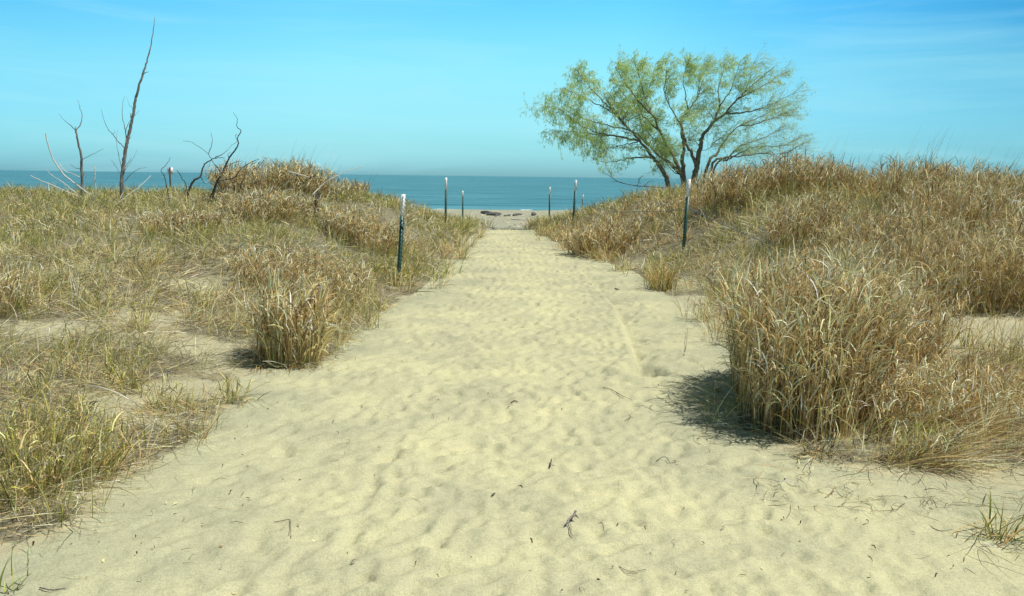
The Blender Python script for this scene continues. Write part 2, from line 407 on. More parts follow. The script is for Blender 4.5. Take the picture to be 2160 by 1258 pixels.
# water
m, t, b = mat('lake_water'); M_WATER = m
tcn = N(t, 'ShaderNodeTexCoord')
mpn = N(t, 'ShaderNodeMapping'); mpn.inputs['Scale'].default_value = (.12, .6, 1.0); t.links.new(tcn.outputs['Object'], mpn.inputs[0])
n = N(t, 'ShaderNodeTexNoise'); n.inputs['Scale'].default_value = .55; n.inputs['Detail'].default_value = 6; n.inputs['Roughness'].default_value = .62; t.links.new(mpn.outputs[0], n.inputs['Vector'])
bp = N(t, 'ShaderNodeBump'); bp.inputs['Strength'].default_value = 1.0; bp.inputs['Distance'].default_value = .45; t.links.new(n.outputs['Fac'], bp.inputs['Height'])
t.links.new(bp.outputs[0], b.inputs['Normal'])
n2 = N(t, 'ShaderNodeTexNoise'); n2.inputs['Scale'].default_value = .5; n2.inputs['Detail'].default_value = 9; n2.inputs['Roughness'].default_value = .65; t.links.new(mpn.outputs[0], n2.inputs['Vector'])
r = ramp(t, [(0.36, (.026, .125, .160)), (0.64, (.105, .300, .340))]); t.links.new(n2.outputs['Fac'], r.inputs[0]); t.links.new(r.outputs[0], b.inputs['Base Color'])
b.inputs['Roughness'].default_value = .35; b.inputs['IOR'].default_value = 1.33; b.inputs['Specular IOR Level'].default_value = .32
m, t, b = mat('foam'); M_FOAM = m
b.inputs['Base Color'].default_value = (.8, .82, .8, 1); b.inputs['Roughness'].default_value = .8

# ------------------------------------------------------------------ ground meshes
ny, nx = X.shape
idx = np.arange(ny * nx).reshape(ny, nx)
Fq = np.stack([idx[:-1, :-1], idx[:-1, 1:], idx[1:, 1:], idx[1:, :-1]], axis=-1).reshape(-1, 4)
cxm = (X[:-1, :-1] + X[1:, 1:]).ravel() / 2; cym = (Y[:-1, :-1] + Y[1:, 1:]).ravel() / 2
pm = on_path(cxm, cym)
bm_ = (~pm) & ((cym > 34) | ((cym > 24.4) & (cxm > np.interp(cym, [25, 34], [xl(25.5), -6])) & (cxm < np.interp(cym, [25, 34], [xr(25.5), 6]))))
dm = ~(pm | bm_)
V = np.stack([X.ravel(), Y.ravel(), Z.ravel()], axis=-1)
cov = cover(X, Y).ravel()
CC = np.stack([cov] * 3, axis=-1)
def sub(name, mask, m, C=None):
    f = Fq[mask]; used, inv = np.unique(f, return_inverse=True)
    o = mesh_np(name, V[used], inv.reshape(-1, 4), m, None if C is None else C[used])
    o['kind'] = 'structure'; return o
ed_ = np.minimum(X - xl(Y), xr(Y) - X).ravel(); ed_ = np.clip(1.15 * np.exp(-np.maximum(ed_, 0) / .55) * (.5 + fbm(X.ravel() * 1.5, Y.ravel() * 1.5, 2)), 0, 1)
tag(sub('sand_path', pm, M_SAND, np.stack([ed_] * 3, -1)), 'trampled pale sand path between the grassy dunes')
tag(sub('dune_terrain', dm, M_DUNE, CC), 'low sandy dunes on both sides of the path')
tag(sub('beach', bm_, M_BEACH), 'grey beach strip between the dunes and the lake')
WZ = -0.92
o = mesh_np('lake_water', [(-40000, 64, WZ), (40000, 64, WZ), (40000, 45000, WZ), (-40000, 45000, WZ)], [(0, 1, 2, 3)], M_WATER, smooth=False)
tag(o, 'teal lake reaching the horizon', kind='structure')

# ------------------------------------------------------------------ blades
def blades(B, Ln, w, az, t0, curl, C, S=4, twist=1.2, wob=0.25, power=1.3, clamp=True, taper=0.8, r=rng):
    n = len(B)
    if n == 0: return None
    tm = (np.arange(S) + .5) / S
    wa = r.normal(0, wob, (n, 1))
    tilt = t0[:, None] + curl[:, None] * tm[None] ** power
    azz = az[:, None] + wa * tm[None] * 2 + r.normal(0, wob * .35, (n, S))
    D = np.stack([np.sin(tilt) * np.cos(azz), np.sin(tilt) * np.sin(azz), np.cos(tilt)], -1) * (Ln / S)[:, None, None]
    P = np.concatenate([B[:, None], B[:, None] + np.cumsum(D, 1)], 1)          # n,S+1,3
    if clamp:
        gz = HZ(P[..., 0].ravel(), P[..., 1].ravel()).reshape(n, S + 1)
        lift = (0.004 + 0.02 * r.random((n, 1)))
        lo = gz + lift; lo[:, 0] = gz[:, 0] - .02
        P[..., 2] = np.where(P[..., 2] < lo, lo, P[..., 2])
    T = np.gradient(P, axis=1); T /= np.linalg.norm(T, axis=2, keepdims=True) + 1e-9
    side = np.stack([-np.sin(az), np.cos(az), np.zeros(n)], -1)[:, None] * np.ones((1, S + 1, 1))
    nor = np.cross(T, side)
    ts = np.linspace(0, 1, S + 1)[None]
    psi = r.normal(0, .7, (n, 1)) + r.normal(0, twist, (n, 1)) * ts
    wv = side * np.cos(psi)[..., None] + nor * np.sin(psi)[..., None]
    prof = (1 - taper * ts ** 1.8); prof[:, -1] = 0.08; prof = prof * (0.75 + .25 * np.minimum(ts * 4, 1))
    hw = (w[:, None] * prof * .5)[..., None]
    A = P - wv * hw; Bq = P + wv * hw
    V = np.stack([A, Bq], 2).reshape(n * (S + 1) * 2, 3)
    base = (np.arange(n) * (S + 1) * 2)[:, None] + (np.arange(S) * 2)[None]
    F = np.stack([base, base + 1, base + 3, base + 2], -1).reshape(-1, 4)
    Cv = np.repeat(C, (S + 1) * 2, axis=0)
    return V, F, Cv
PAL = dict(olive=(.27, .27, .06), green=(.17, .235, .055), ygreen=(.42, .40, .095), straw=(.67, .535, .26), tan=(.54, .385, .165),
           orange=(.47, .29, .11), cream=(.84, .74, .48), grey=(.36, .325, .22), brown=(.22, .15, .08), dark=(.10, .08, .055))
PAL = {k: np.minimum(np.array(v) * 1.16, .88) for k, v in PAL.items()}
def pick(names, probs, n, r=rng, var=.30):
    k = r.choice(len(names), n, p=np.array(probs) / sum(probs))
    c = np.array([PAL[x] for x in names])[k]
    return np.clip(c * (1 + r.normal(0, var, (n, 1))) * (1 + r.normal(0, .04, (n, 3))), .01, .9)

# ---- the uncounted dune grass
def scatter(y0, y1, dens, seed):
    r = np.random.default_rng(seed)
    halfw = lambda y: 0.60 * y + 2.2
    area = 2 * halfw(y1) * (y1 - y0); n = int(area * dens)
    x = (r.random(n) * 2 - 1) * halfw(y1); y = y0 + r.random(n) * (y1 - y0)
    k = np.abs(x) < halfw(y)
    x, y = x[k], y[k]
    c = cover(x, y)
    k = r.random(len(x)) < c
    return x[k], y[k], c[k], r
upright, thatch = [], []
BANDS = [(1.8, 5, 34, 20), (5, 8, 30, 20), (8, 12, 28, 20), (12, 17, 23, 16), (17, 24, 17, 13), (24, 36, 9, 10)]
for bi, (y0, y1, dens, nb) in enumerate(BANDS):
    x, y, c, r = scatter(y0, y1, dens, 100 + bi)
    left = x < xl(y)
    crest = (~left) & (y > 11)
    n = len(x)
    gr = fbm(x * .7 + 50, y * .7 + 3, 3)                       # greenness patches
    tallr = fbm(x * .9 + 90, y * .9 + 60, 2)
    hgt = np.where(left, .20 + .24 * tallr, .34 + .34 * tallr) * np.where(y < 8, .82, 1.0)
    hgt = np.where(crest, hgt * 1.12, hgt)
    mid = crest & (x < 5.6 + .1 * y) & (y > 10) & (y < 16.5) & (x < .42 * y)
    hgt = np.where(mid, hgt * .62, hgt)
    hgt = np.where(crest & (x < 4.4) & (y > 15.5), hgt * .68, hgt)
    rad = .06 + .08 * r.random(n)
    nbs = np.maximum(3, (nb * (.5 + r.random(n))).astype(int))
    ti = np.repeat(np.arange(n), nbs); m_ = len(ti)
    ang = r.random(m_) * 2 * PI; rr = rad[ti] * np.sqrt(r.random(m_))
    bx, by = x[ti] + rr * np.cos(ang), y[ti] + rr * np.sin(ang)
    B = np.stack([bx, by, HZ(bx, by) - .01], -1)
    Ln = hgt[ti] * (.55 + .7 * r.random(m_))
    w = np.maximum(.0040, .00060 * by) * (.5 + .7 * r.random(m_))
    az = np.where(r.random(m_) < .75, ang, r.normal(.3, .8, m_))
    t0 = np.abs(r.normal(.15, .28, m_)); curl = np.abs(r.normal(1.0, .75, m_))
    # colours
    leftb = left[ti]; g = gr[ti]
    tg = r.random(n)[ti]
    cl = pick(['olive', 'green', 'ygreen', 'straw', 'tan', 'grey', 'cream'], [34, 12, 22, 18, 6, 6, 6], m_, r)
    cs = pick(['straw', 'tan', 'cream', 'orange', 'grey', 'ygreen', 'brown'], [32, 20, 16, 6, 10, 10, 4], m_, r)
    co = pick(['straw', 'tan', 'orange', 'cream', 'brown', 'ygreen', 'olive'], [26, 27, 15, 10, 8, 8, 4], m_, r)
    pgreen = np.where(leftb, np.clip(.78 + (g - .5) * 2.2, .2, .97), np.clip(.32 + (g - .5) * 2.6, .02, .85))
    pgreen = np.where(mid[ti], np.clip(pgreen + .25, .3, .8), pgreen)
    isg = (tg * .6 + r.random(m_) * .4) < pgreen
    C = np.where(isg[:, None], cl, np.where((leftb | mid[ti] | (by < 9))[:, None], cs, co))
    S = 4 if y0 < 12 else 3
    upright.append(blades(B, Ln, w, az, t0, curl, C, S=S, r=r))
    # fallen thatch lying over the sand
    nt_ = int(m_ * (1.25 if y0 < 8 else 1.1 if y0 < 12 else .5))
    k = r.integers(0, n, nt_)
    ox, oy = r.normal(0, .16, nt_), r.normal(0, .14, nt_)
    bx, by = x[k] + ox, y[k] + oy
    ok = cover(bx, by) > .03
    bx, by = bx[ok], by[ok]; q = len(bx)
    B = np.stack([bx, by, HZ(bx, by) + .012 + .05 * r.random(q) ** 2], -1)
    flow = fbm(bx * .8 + 11, by * .8 + 70, 2) * 2 * PI * 1.5
    C = pick(['grey', 'cream', 'straw', 'brown', 'dark', 'tan'], [34, 18, 26, 6, 12, 8], q, r)
    thatch.append(blades(B, .12 + .28 * r.random(q), np.maximum(.0042, .00066 * by) * (.5 + .9 * r.random(q)), flow + r.normal(0, .9, q),
                         1.35 + r.normal(0, .25, q), r.normal(.15, .3, q), C, S=3, wob=.5, r=r))
r = np.random.default_rng(404); q = 420
_p = np.array([hit(a, b) for a, b in zip(np.concatenate([r.uniform(1590, 2170, 300), r.uniform(1470, 1600, 120)]), np.concatenate([r.uniform(925, 1075, 300), r.uniform(700, 960, 120)]))])
thatch.append(blades(np.stack([_p[:, 0], _p[:, 1], HZ(_p[:, 0], _p[:, 1]) + .004], -1), r.uniform(.05, .3, q), r.uniform(.002, .0045, q), r.normal(-.4, 1.0, q), 1.45 + r.normal(0, .1, q), r.normal(.1, .2, q),
                     pick(['dark', 'brown', 'grey', 'cream', 'straw'], [34, 20, 20, 12, 14], q, r), S=5, wob=.7, r=r))
r = np.random.default_rng(405); q = 26000
bx = -.3 - 5.2 * r.random(q); by = 2.6 + 8.5 * r.random(q) ** 1.2
sd = xl(by) - bx; ok = (sd > np.interp(by, [3.4, 4.4], [.12, -.08])) & (sd < 4.5) & (np.abs(bx) < .62 * by + 1) & (r.random(q) < .22 + .78 * (fbm(bx * 1.7 + 9, by * 1.7, 2) > .5)) & (r.random(q) < .15 + 1.2 * cover(bx - .12, by))
bx, by = bx[ok], by[ok]; q = len(bx)
thatch.append(blades(np.stack([bx, by, HZ(bx, by) + .008 + .05 * r.random(q) ** 2], -1), r.uniform(.15, .48, q), np.maximum(.0028, .00045 * by) * (.6 + .8 * r.random(q)), fbm(bx * .9 + 31, by * .9 + 7, 2) * 9 + r.normal(0, .7, q), 1.42 + r.normal(0, .16, q), r.normal(.12, .2, q),
                     pick(['grey', 'cream', 'straw', 'brown', 'dark', 'tan'], [34, 16, 22, 8, 16, 6], q, r), S=4, wob=.5, r=r))
o = mesh_np('dune_grass', *[cat_geo(upright)[i] for i in (0, 1)], M_GRASS, cat_geo(upright)[2])
tag(o, 'short olive and straw coloured grass growing all over the dunes', 'grass', kind='stuff')
o = mesh_np('dead_grass_thatch', *[cat_geo(thatch)[i] for i in (0, 1)], M_GRASS, cat_geo(thatch)[2])
tag(o, 'fallen grey and straw coloured dead grass lying on the dune sand', 'dead grass', kind='stuff')
print('upright', len(o.data.polygons))

# ---- individual clumps: stems + leaves (+ green shoots)
def clump(name, label, cat, cx, cy, rx, ry, h, nst, rot=0.0, lean=(0.0, 0.0), stemc=('tan', 'straw', 'orange', 'brown'), sp=(40, 25, 22, 13),
          leafc=('cream', 'straw', 'tan', 'orange', 'brown'), lp=(34, 28, 22, 6, 10), nl=7, ll=(.12, .30), lw=.007, splay=.16, green=0, group=None, seed=0, wisps=0, fallen=0, droop=1.2, stemw=.0045, hvar=.3):
    r = np.random.default_rng(1000 + seed)
    dist = max(2.0, cy)
    a = r.random(nst) * 2 * PI; q = np.sqrt(r.random(nst)) * (1 + .12 * np.sin(3 * a + seed))
    ux, uy = rx * q * np.cos(a), ry * q * np.sin(a)
    x = cx + ux * math.cos(rot) - uy * math.sin(rot); y = cy + ux * math.sin(rot) + uy * math.cos(rot)
    z0 = float(HZ(np.array([cx]), np.array([cy]))[0])
    root = empty(name, (cx, cy, z0), label, cat, group)
    gz = HZ(x, y)
    B = np.stack([x, y, gz - .02], -1)
    outaz = np.arctan2(y - cy, x - cx)
    dx = np.cos(outaz) * splay * q + lean[0] + r.normal(0, .07, nst); dy = np.sin(outaz) * splay * q + lean[1] + r.normal(0, .07, nst)
    az = np.arctan2(dy, dx); t0 = np.hypot(dx, dy) * .6; curl = np.hypot(dx, dy) * 1.3 + np.abs(r.normal(0, .1, nst))
    Ln = h * (1 - hvar * .45 + hvar * (r.random(nst) - .3)) * (1 - .22 * q ** 3)
    S = 5
    wst = np.maximum(stemw, .00062 * dist)
    C = pick(stemc, sp, nst, r)
    st = [blades(B, Ln, np.full(nst, wst) * (.7 + .6 * r.random(nst)), az, t0, curl, C, S=S, twist=.3, wob=.08, taper=.5, r=r)]
    # leaves start along each stem
    k = np.repeat(np.arange(nst), nl); m_ = len(k)
    s = (.12 + .86 * r.random(m_) ** .75)
    tl = t0[k] + curl[k] * (s * .5) ** 1.3
    LB = B[k] + np.stack([np.sin(tl) * np.cos(az[k]), np.sin(tl) * np.sin(az[k]), np.cos(tl)], -1) * (Ln[k] * s)[:, None]
    la = r.random(m_) * 2 * PI
    la = np.where(r.random(m_) < .35, r.normal(.2, .9, m_), la)
    LL = (ll[0] + (ll[1] - ll[0]) * r.random(m_)) * np.clip(h / .8, .55, 1.2)
    lv = [blades(LB, LL, np.maximum(lw, .00072 * dist) * (.6 + .8 * r.random(m_)), la, r.uniform(.05, .6, m_), r.normal(droop, .85, m_),
                 pick(leafc, lp, m_, r), S=4, wob=.4, twist=1.8, power=1.2, r=r)]
    if fallen:
        # strands bent over at the foot
        fx, fy, fn, fs, fl = fallen
        kk = r.integers(0, nst, fn)
        Bf = B[kk] + np.stack([r.normal(0, .08, fn), r.normal(0, .08, fn), np.zeros(fn)], -1); Bf[:, 2] = HZ(Bf[:, 0], Bf[:, 1])
        fa = math.atan2(fy, fx) + r.normal(0, fs, fn)
        lv.append(blades(Bf, fl * (.5 + .8 * r.random(fn)), np.maximum(.0045, .0005 * dist) * (.6 + .8 * r.random(fn)), fa, r.uniform(.7, 1.3, fn), r.uniform(.2, .7, fn),
                         pick(['straw', 'cream', 'tan', 'grey', 'orange', 'brown'], [30, 22, 20, 14, 8, 8], fn, r), S=5, wob=.25, power=.8, r=r))
    if wisps:
        kk = r.integers(0, nst, wisps)
        st.append(blades(B[kk], h * r.uniform(1.25, 1.8, wisps), np.full(wisps, max(.0028, .0003 * dist)), r.normal(.2, .35, wisps), r.uniform(.1, .35, wisps), r.uniform(.1, .5, wisps),
                         pick(['tan', 'brown', 'orange'], [4, 3, 3], wisps, r), S=5, wob=.1, taper=.6, r=r))
    g = cat_geo(st); mesh_np('stems', g[0], g[1], M_GRASS, g[2], root)
    if green:
        kk = r.integers(0, nst, green)
        Bg = B[kk] * 1.0; Bg[:, 0] += r.normal(0, .03, green); Bg[:, 2] = HZ(Bg[:, 0], Bg[:, 1]) - .01
        G = blades(Bg, h * r.uniform(.25, .6, green), np.maximum(.005, .0005 * dist) * r.uniform(.7, 1.3, green), r.random(green) * 2 * PI, np.abs(r.normal(.15, .15, green)), np.abs(r.normal(.4, .3, green)),
                   pick(['green', 'olive', 'ygreen'], [4, 4, 4], green, r), S=4, r=r)
        if green >= 160: mesh_np('green_shoots', *G[:2], M_GRASS, G[2], root)
        else: lv.append(G)
    g = cat_geo(lv); mesh_np('leaves', g[0], g[1], M_GRASS, g[2], root)
    return root

BIGS = dict(stemc=('tan', 'straw', 'orange', 'brown'), sp=(36, 6, 22, 36))
# foreground right
clump('switchgrass_clump', 'large tall tan dry grass clump casting a dark shadow on the sand path', 'grass clump', 2.10, 6.30, .54, .95, 1.02, 2500, rot=-.25, lean=(.03, 0),
      nl=6, ll=(.08, .24), lw=.0080, stemw=.0058, splay=.07, hvar=.5, green=30, seed=1, wisps=14, droop=1.15, fallen=(-.6, -.8, 40, .9, .26), **BIGS)
clump('switchgrass_clump', 'broad straw grass clump just behind and right of the largest one', 'grass clump', 2.80, 7.35, .55, .80, .88, 1100, lean=(.12, 0), nl=6, ll=(.08, .24), lw=.0080, stemw=.0055, splay=.25, hvar=.55, seed=2,
      fallen=(1, -.5, 300, .5, .6), wisps=14, **BIGS)
clump('flattened_grass_tussock', 'straw tussock combed over towards the lower right in front of the big clump', 'grass tussock', 2.62, 5.65, .42, .40, .48, 420, lean=(.5, -.12), splay=.25, nl=5,
      green=60, seed=3, fallen=(1, -.55, 900, .4, .62), droop=1.2)
clump('flattened_grass_tussock', 'low brownish tussock spilling grey strands over the sand near the right edge', 'grass tussock', 3.15, 6.1, .38, .42, .40, 330, lean=(.45, -.15), splay=.3, nl=5,
      seed=4, fallen=(1, -.5, 800, .45, .65), droop=1.2, leafc=('cream', 'straw', 'tan', 'brown'), lp=(20, 34, 26, 20))
clump('flattened_grass_tussock', 'small dark green and straw tussock lying lowest beneath the big clump', 'grass tussock', 2.32, 4.98, .16, .13, .24, 120, lean=(.5, -.2), splay=.35, nl=3,
      green=45, seed=5, fallen=(1, -.45, 420, .42, .42), droop=1.0, leafc=('grey', 'straw', 'cream', 'olive'), lp=(20, 30, 20, 30))
clump('switchgrass_clump', 'brown grass clump at the right picture edge throwing shadow on bare sand', 'grass clump', 3.95, 5.55, .38, .42, .75, 480, lean=(.05, 0), nl=7, seed=6, fallen=(-1, -.4, 200, .6, .4), **BIGS)
# right slope, dark hollow
DK = dict(stemc=('tan', 'orange', 'brown', 'straw'), sp=(30, 25, 30, 15), leafc=('cream', 'straw', 'tan', 'brown'), lp=(22, 30, 28, 20))
RB = [(5.15, 9.9, .75, .5, .85, 620, 'tall brown grass clump over a dark hollow on the right slope'),
      (4.15, 10.1, .6, .5, .75, 420, 'straw clump between the dark hollow and the big front clump'),
      (6.3, 10.4, .7, .6, .9, 420, 'thick tan clump on the slope beside the right picture edge'),
      (3.45, 9.2, .5, .45, .70, 380, 'arching straw clump directly above the top of the big front clump'),
      (4.7, 11.6, .8, .6, .75, 420, 'golden clump halfway up the right dune slope'),
      (4.3, 13.4, .5, .55, .75, 260, 'orange tan upright clump in the middle of the right slope'),
      (6.4, 12.8, .9, .7, .75, 420, 'feathery tan clump high on the slope near the right edge')]
for i, (cx, cy, rx, ry, h, ns, lb) in enumerate(RB):
    clump('switchgrass_clump', lb, 'grass clump', cx, cy, rx, ry, h, ns, nl=7, seed=10 + i, lean=(.1, 0), splay=.3, green=40 if i == 0 else 0, fallen=(0, -1, 120, .8, .45), wisps=10, group='tall clumps on the right dune slope', **DK)
# right crest
RC = [(4.35, 18.0, .55, .5, .85, 330, 'rounded orange brown clump on the crest beside the willow'),
      (5.75, 18.2, .75, .5, .85, 340, 'spiky tan clump on the crest, second to the right of the willow'),
      (6.75, 18.4, .6, .5, .70, 260, 'straw clump in the dip of the right dune crest'),
      (6.85, 15.6, .45, .4, .92, 300, 'dense brown clump forming the highest knob of the right crest'),
      (7.75, 15.8, .6, .5, .85, 300, 'grey green clump just right of the highest crest knob'),
      (8.9, 16.2, .8, .5, .72, 300, 'wispy tan clump on the crest at the right picture edge'),
      (3.35, 19.2, .55, .5, .30, 180, 'short golden clump below the willow trunks')]
for i, (cx, cy, rx, ry, h, ns, lb) in enumerate(RC):
    clump('switchgrass_clump', lb, 'grass clump', cx, cy, rx, ry, h, ns, nl=6, seed=30 + i, lean=(.12, 0), splay=.35, wisps=22 if i not in (0, 6) else 4, group='tall clumps along the right dune crest', **DK)
# path right side
clump('grass_clump', 'brown clump overhanging the right edge of the path with a dark shadow', 'grass clump', 1.85, 17.9, .62, .6, .60, 520, nl=6, seed=50, lean=(-.05, -.1), splay=.35, **DK)
clump('grass_tuft', 'yellow green tuft alone on sand below the wired post', 'grass tuft', *hit(1392, 612)[:2], .17, .14, .40, 90, nl=2, seed=51, splay=.35, green=90, leafc=('ygreen', 'straw', 'orange'), lp=(4, 4, 2), droop=1.0)
clump('grass_tuft', 'thin grey green tuft with sparse blades on sand left of the big clump', 'grass tuft', *hit(1480, 676)[:2], .06, .05, .34, 16, nl=1, seed=52, splay=.6, green=16, droop=.8, leafc=('olive', 'grey', 'straw'), lp=(4, 4, 2))
clump('grass_tuft', 'upright olive tuft touching the back left corner of the big clump', 'grass tuft', *hit(1512, 642)[:2], .10, .08, .36, 40, nl=2, seed=53, splay=.4, green=36, droop=.8, leafc=('olive', 'grey', 'straw'), lp=(4, 4, 2))
clump('grass_tuft', 'small bright green tuft with trailing dark strands on bare sand at lower right', 'grass tuft', *hit(2108, 1142)[:2], .045, .04, .22, 20, nl=1, seed=54, splay=.8, green=16, lean=(.25, .1),
      fallen=(1, -.5, 46, 1.1, .34), droop=1.0, stemc=('olive', 'green', 'straw'), sp=(4, 5, 2), leafc=('green', 'olive', 'straw'), lp=(4, 3, 3), stemw=.006)
clump('grass_tuft', 'small grey tuft half buried below the front of the big clump', 'grass tuft', *hit(1728, 962)[:2], .05, .05, .16, 30, nl=2, seed=55, splay=.9, fallen=(-1, -.6, 50, .9, .22), droop=1.2, leafc=('grey', 'dark', 'straw'), lp=(5, 3, 2), stemc=('grey', 'brown', 'straw'), sp=(4, 3, 3))
clump('grass_tuft', 'green bladed tuft standing on the shaded bare sand right of the big clump', 'grass tuft', *hit(2040, 735)[:2], .06, .06, .42, 24, nl=1, seed=56, splay=.5, green=26, lean=(.25, 0), droop=.8, leafc=('green', 'ygreen', 'straw'), lp=(4, 4, 2))
clump('grass_tuft', 'dark green tuft against the right picture edge above bare sand', 'grass tuft', *hit(2130, 800)[:2], .16, .14, .34, 50, nl=2, seed=57, splay=.5, green=70, droop=1.0, leafc=('green', 'olive', 'grey'), lp=(4, 4, 2))
# left side
WV = dict(stemc=('tan', 'brown', 'straw'), sp=(40, 30, 30), leafc=('cream', 'straw', 'tan', 'brown'), lp=(30, 30, 22, 18))
clump('grass_clump', 'brown clump with long wavy cream blades at the left path edge', 'grass clump', -1.86, 7.5, .27, .26, .64, 420, nl=3, seed=60, splay=.12, ll=(.18, .42), lw=.0115, green=110, droop=.9, fallen=(.3, -1, 160, .9, .3), **WV)
clump('grass_clump', 'wide pale straw clump behind the wavy bladed one, left of the near post', 'grass clump', -2.45, 10.6, .72, .62, .55, 620, nl=7, seed=61, splay=.3, green=60, droop=1.5, **WV)
clump('grass_clump', 'curly reddish straw clump up the slope left of the near post', 'grass clump', -2.55, 15.4, .62, .5, .55, 420, nl=7, seed=62, splay=.3, **WV)
clump('grass_clump', 'curly straw clump left of the charred stump', 'grass clump', -4.35, 15.8, .8, .55, .55, 420, nl=7, seed=63, splay=.3, **WV)
clump('grass_clump', 'low reddish straw clump in the middle of the left slope', 'grass clump', -5.2, 14.2, .7, .5, .40, 330, nl=6, seed=64, splay=.3, green=60, **WV)
clump('grass_clump', 'tall tangled straw mound on the left crest behind the charred branches', 'grass clump', -5.45, 20.2, 1.15, .6, .88, 620, nl=6, seed=65, splay=.35, wisps=26, **WV)
clump('grass_clump', 'low straw shoulder beside the tall mound of the left crest', 'grass clump', -4.35, 20.6, .6, .5, .55, 200, nl=6, seed=66, splay=.35, wisps=10, **WV)
clump('grass_clump', 'lone upright reddish tuft on the left crest against the lake', 'grass clump', -4.2, 24.0, .28, .3, .70, 110, nl=6, seed=67, splay=.2, wisps=5, **DK)
clump('grass_clump', 'olive grass at the foot of the near left post', 'grass clump', -1.68, 12.75, .3, .2, .32, 120, nl=3, seed=68, splay=.35, green=170, droop=1.0, leafc=('ygreen', 'straw', 'olive'), lp=(4, 4, 3), stemc=('olive', 'straw', 'orange'), sp=(4, 4, 2))
clump('grass_clump', 'thick green and straw clump filling the lower left picture edge', 'grass clump', -2.42, 4.45, .36, .42, .40, 330, nl=3, seed=69, splay=.55, green=330, droop=1.3, fallen=(.2, -.3, 420, 1.3, .28),
      leafc=('straw', 'ygreen', 'grey', 'tan'), lp=(4, 4, 3, 2), stemc=('straw', 'olive', 'brown'), sp=(4, 4, 2))
clump('grass_clump', 'shadowy brown clump at the left picture edge halfway down', 'grass clump', -4.75, 8.0, .35, .4, .52, 260, nl=5, seed=70, splay=.3, green=50, **WV)
LT = [(275, 830, .34, 'green and straw tuft above the bare hollow'), (345, 868, .26, 'orange footed tuft beside a mat of dark fallen blades'), (490, 850, .2, 'small sprawling tuft at the tip of the dark mat'),
      (245, 800, .34, 'tuft of fresh green blades left of the bare hollow'), (85, 850, .36, 'tall green bladed tuft above the lower left clump'), (300, 700, .32, 'dark green upright tuft mid left slope'),
      (430, 650, .24, 'sparse tuft growing in the pale bare patch'), (160, 760, .3, 'two bladed fresh tuft left of the green pair')]
for i, (px, py, h, lb) in enumerate(LT):
    p = hit(px, py)
    clump('grass_tuft', lb, 'grass tuft', p[0], p[1], .08, .07, h, 26, nl=2, seed=80 + i, splay=.5, green=34, fallen=(random.uniform(-1, 1), -.6, 60, 1.3, .25), droop=1.0,
          leafc=('olive', 'straw', 'grey'), lp=(4, 4, 2), stemc=('olive', 'straw', 'ygreen'), sp=(4, 3, 3))
clump('grass_tuft', 'tiny sprig with a dark curved blade at the lower left picture corner', 'grass tuft', *hit(28, 1250)[:2], .012, .012, .13, 5, nl=1, seed=90, splay=.8, green=3, droop=.8, leafc=('green', 'dark'), lp=(5, 5), stemc=('olive', 'dark'), sp=(4, 3))

# ------------------------------------------------------------------ tubes
def catmull(P, n):
    P = np.array(P, float)
    if len(P) < 3: return np.array([P[0] + (P[-1] - P[0]) * k / n for k in range(n + 1)])
    Q = np.vstack([2 * P[0] - P[1], P, 2 * P[-1] - P[-2]]); out = []
    for i in range(1, len(Q) - 2):
        for k in range(n):
            t = k / n
            out.append(.5 * ((2 * Q[i]) + (-Q[i - 1] + Q[i + 1]) * t + (2 * Q[i - 1] - 5 * Q[i] + 4 * Q[i + 1] - Q[i + 2]) * t * t + (-Q[i - 1] + 3 * Q[i] - 3 * Q[i + 1] + Q[i + 2]) * t ** 3))
    out.append(P[-1]); return np.array(out)
def tube(P, R, k=6, knob=0.0, rs=random):
    P = np.asarray(P, float); n = len(P); R = np.interp(np.linspace(0, 1, n), np.linspace(0, 1, len(R)), R)
    T = np.gradient(P, axis=0); T /= np.linalg.norm(T, axis=1, keepdims=True) + 1e-9
    a = np.array([.31, -.83, .46]) if abs(T[0][1]) < .8 else np.array([1.0, 0, .1])
    s = np.cross(T, a); s /= np.linalg.norm(s, axis=1, keepdims=True) + 1e-9
    u = np.cross(T, s)
    th = np.arange(k) * 2 * PI / k
    rr = R[:, None] * (1 + (rng.random((n, k)) - .5) * knob * 2)
    V = P[:, None] + (s[:, None] * np.cos(th)[None, :, None] + u[:, None] * np.sin(th)[None, :, None]) * rr[..., None]
    V = V.reshape(-1, 3)
    V = np.vstack([V, P[-1] + T[-1] * R[-1], P[0] - T[0] * R[0] * .2])
    F = []
    for i in range(n - 1):
        for j in range(k):
            F.append((i * k + j, i * k + (j + 1) % k, (i + 1) * k + (j + 1) % k, (i + 1) * k + j))
    e, s0 = n * k, n * k + 1
    for j in range(0, k - 1, 2):
        F.append(((n - 1) * k + j, (n - 1) * k + (j + 1) % k, (n - 1) * k + (j + 2) % k, e)); F.append(((j + 2) % k, (j + 1) % k, j, s0))
    F = np.array(F)
    return V, F, np.zeros((len(V), 3))

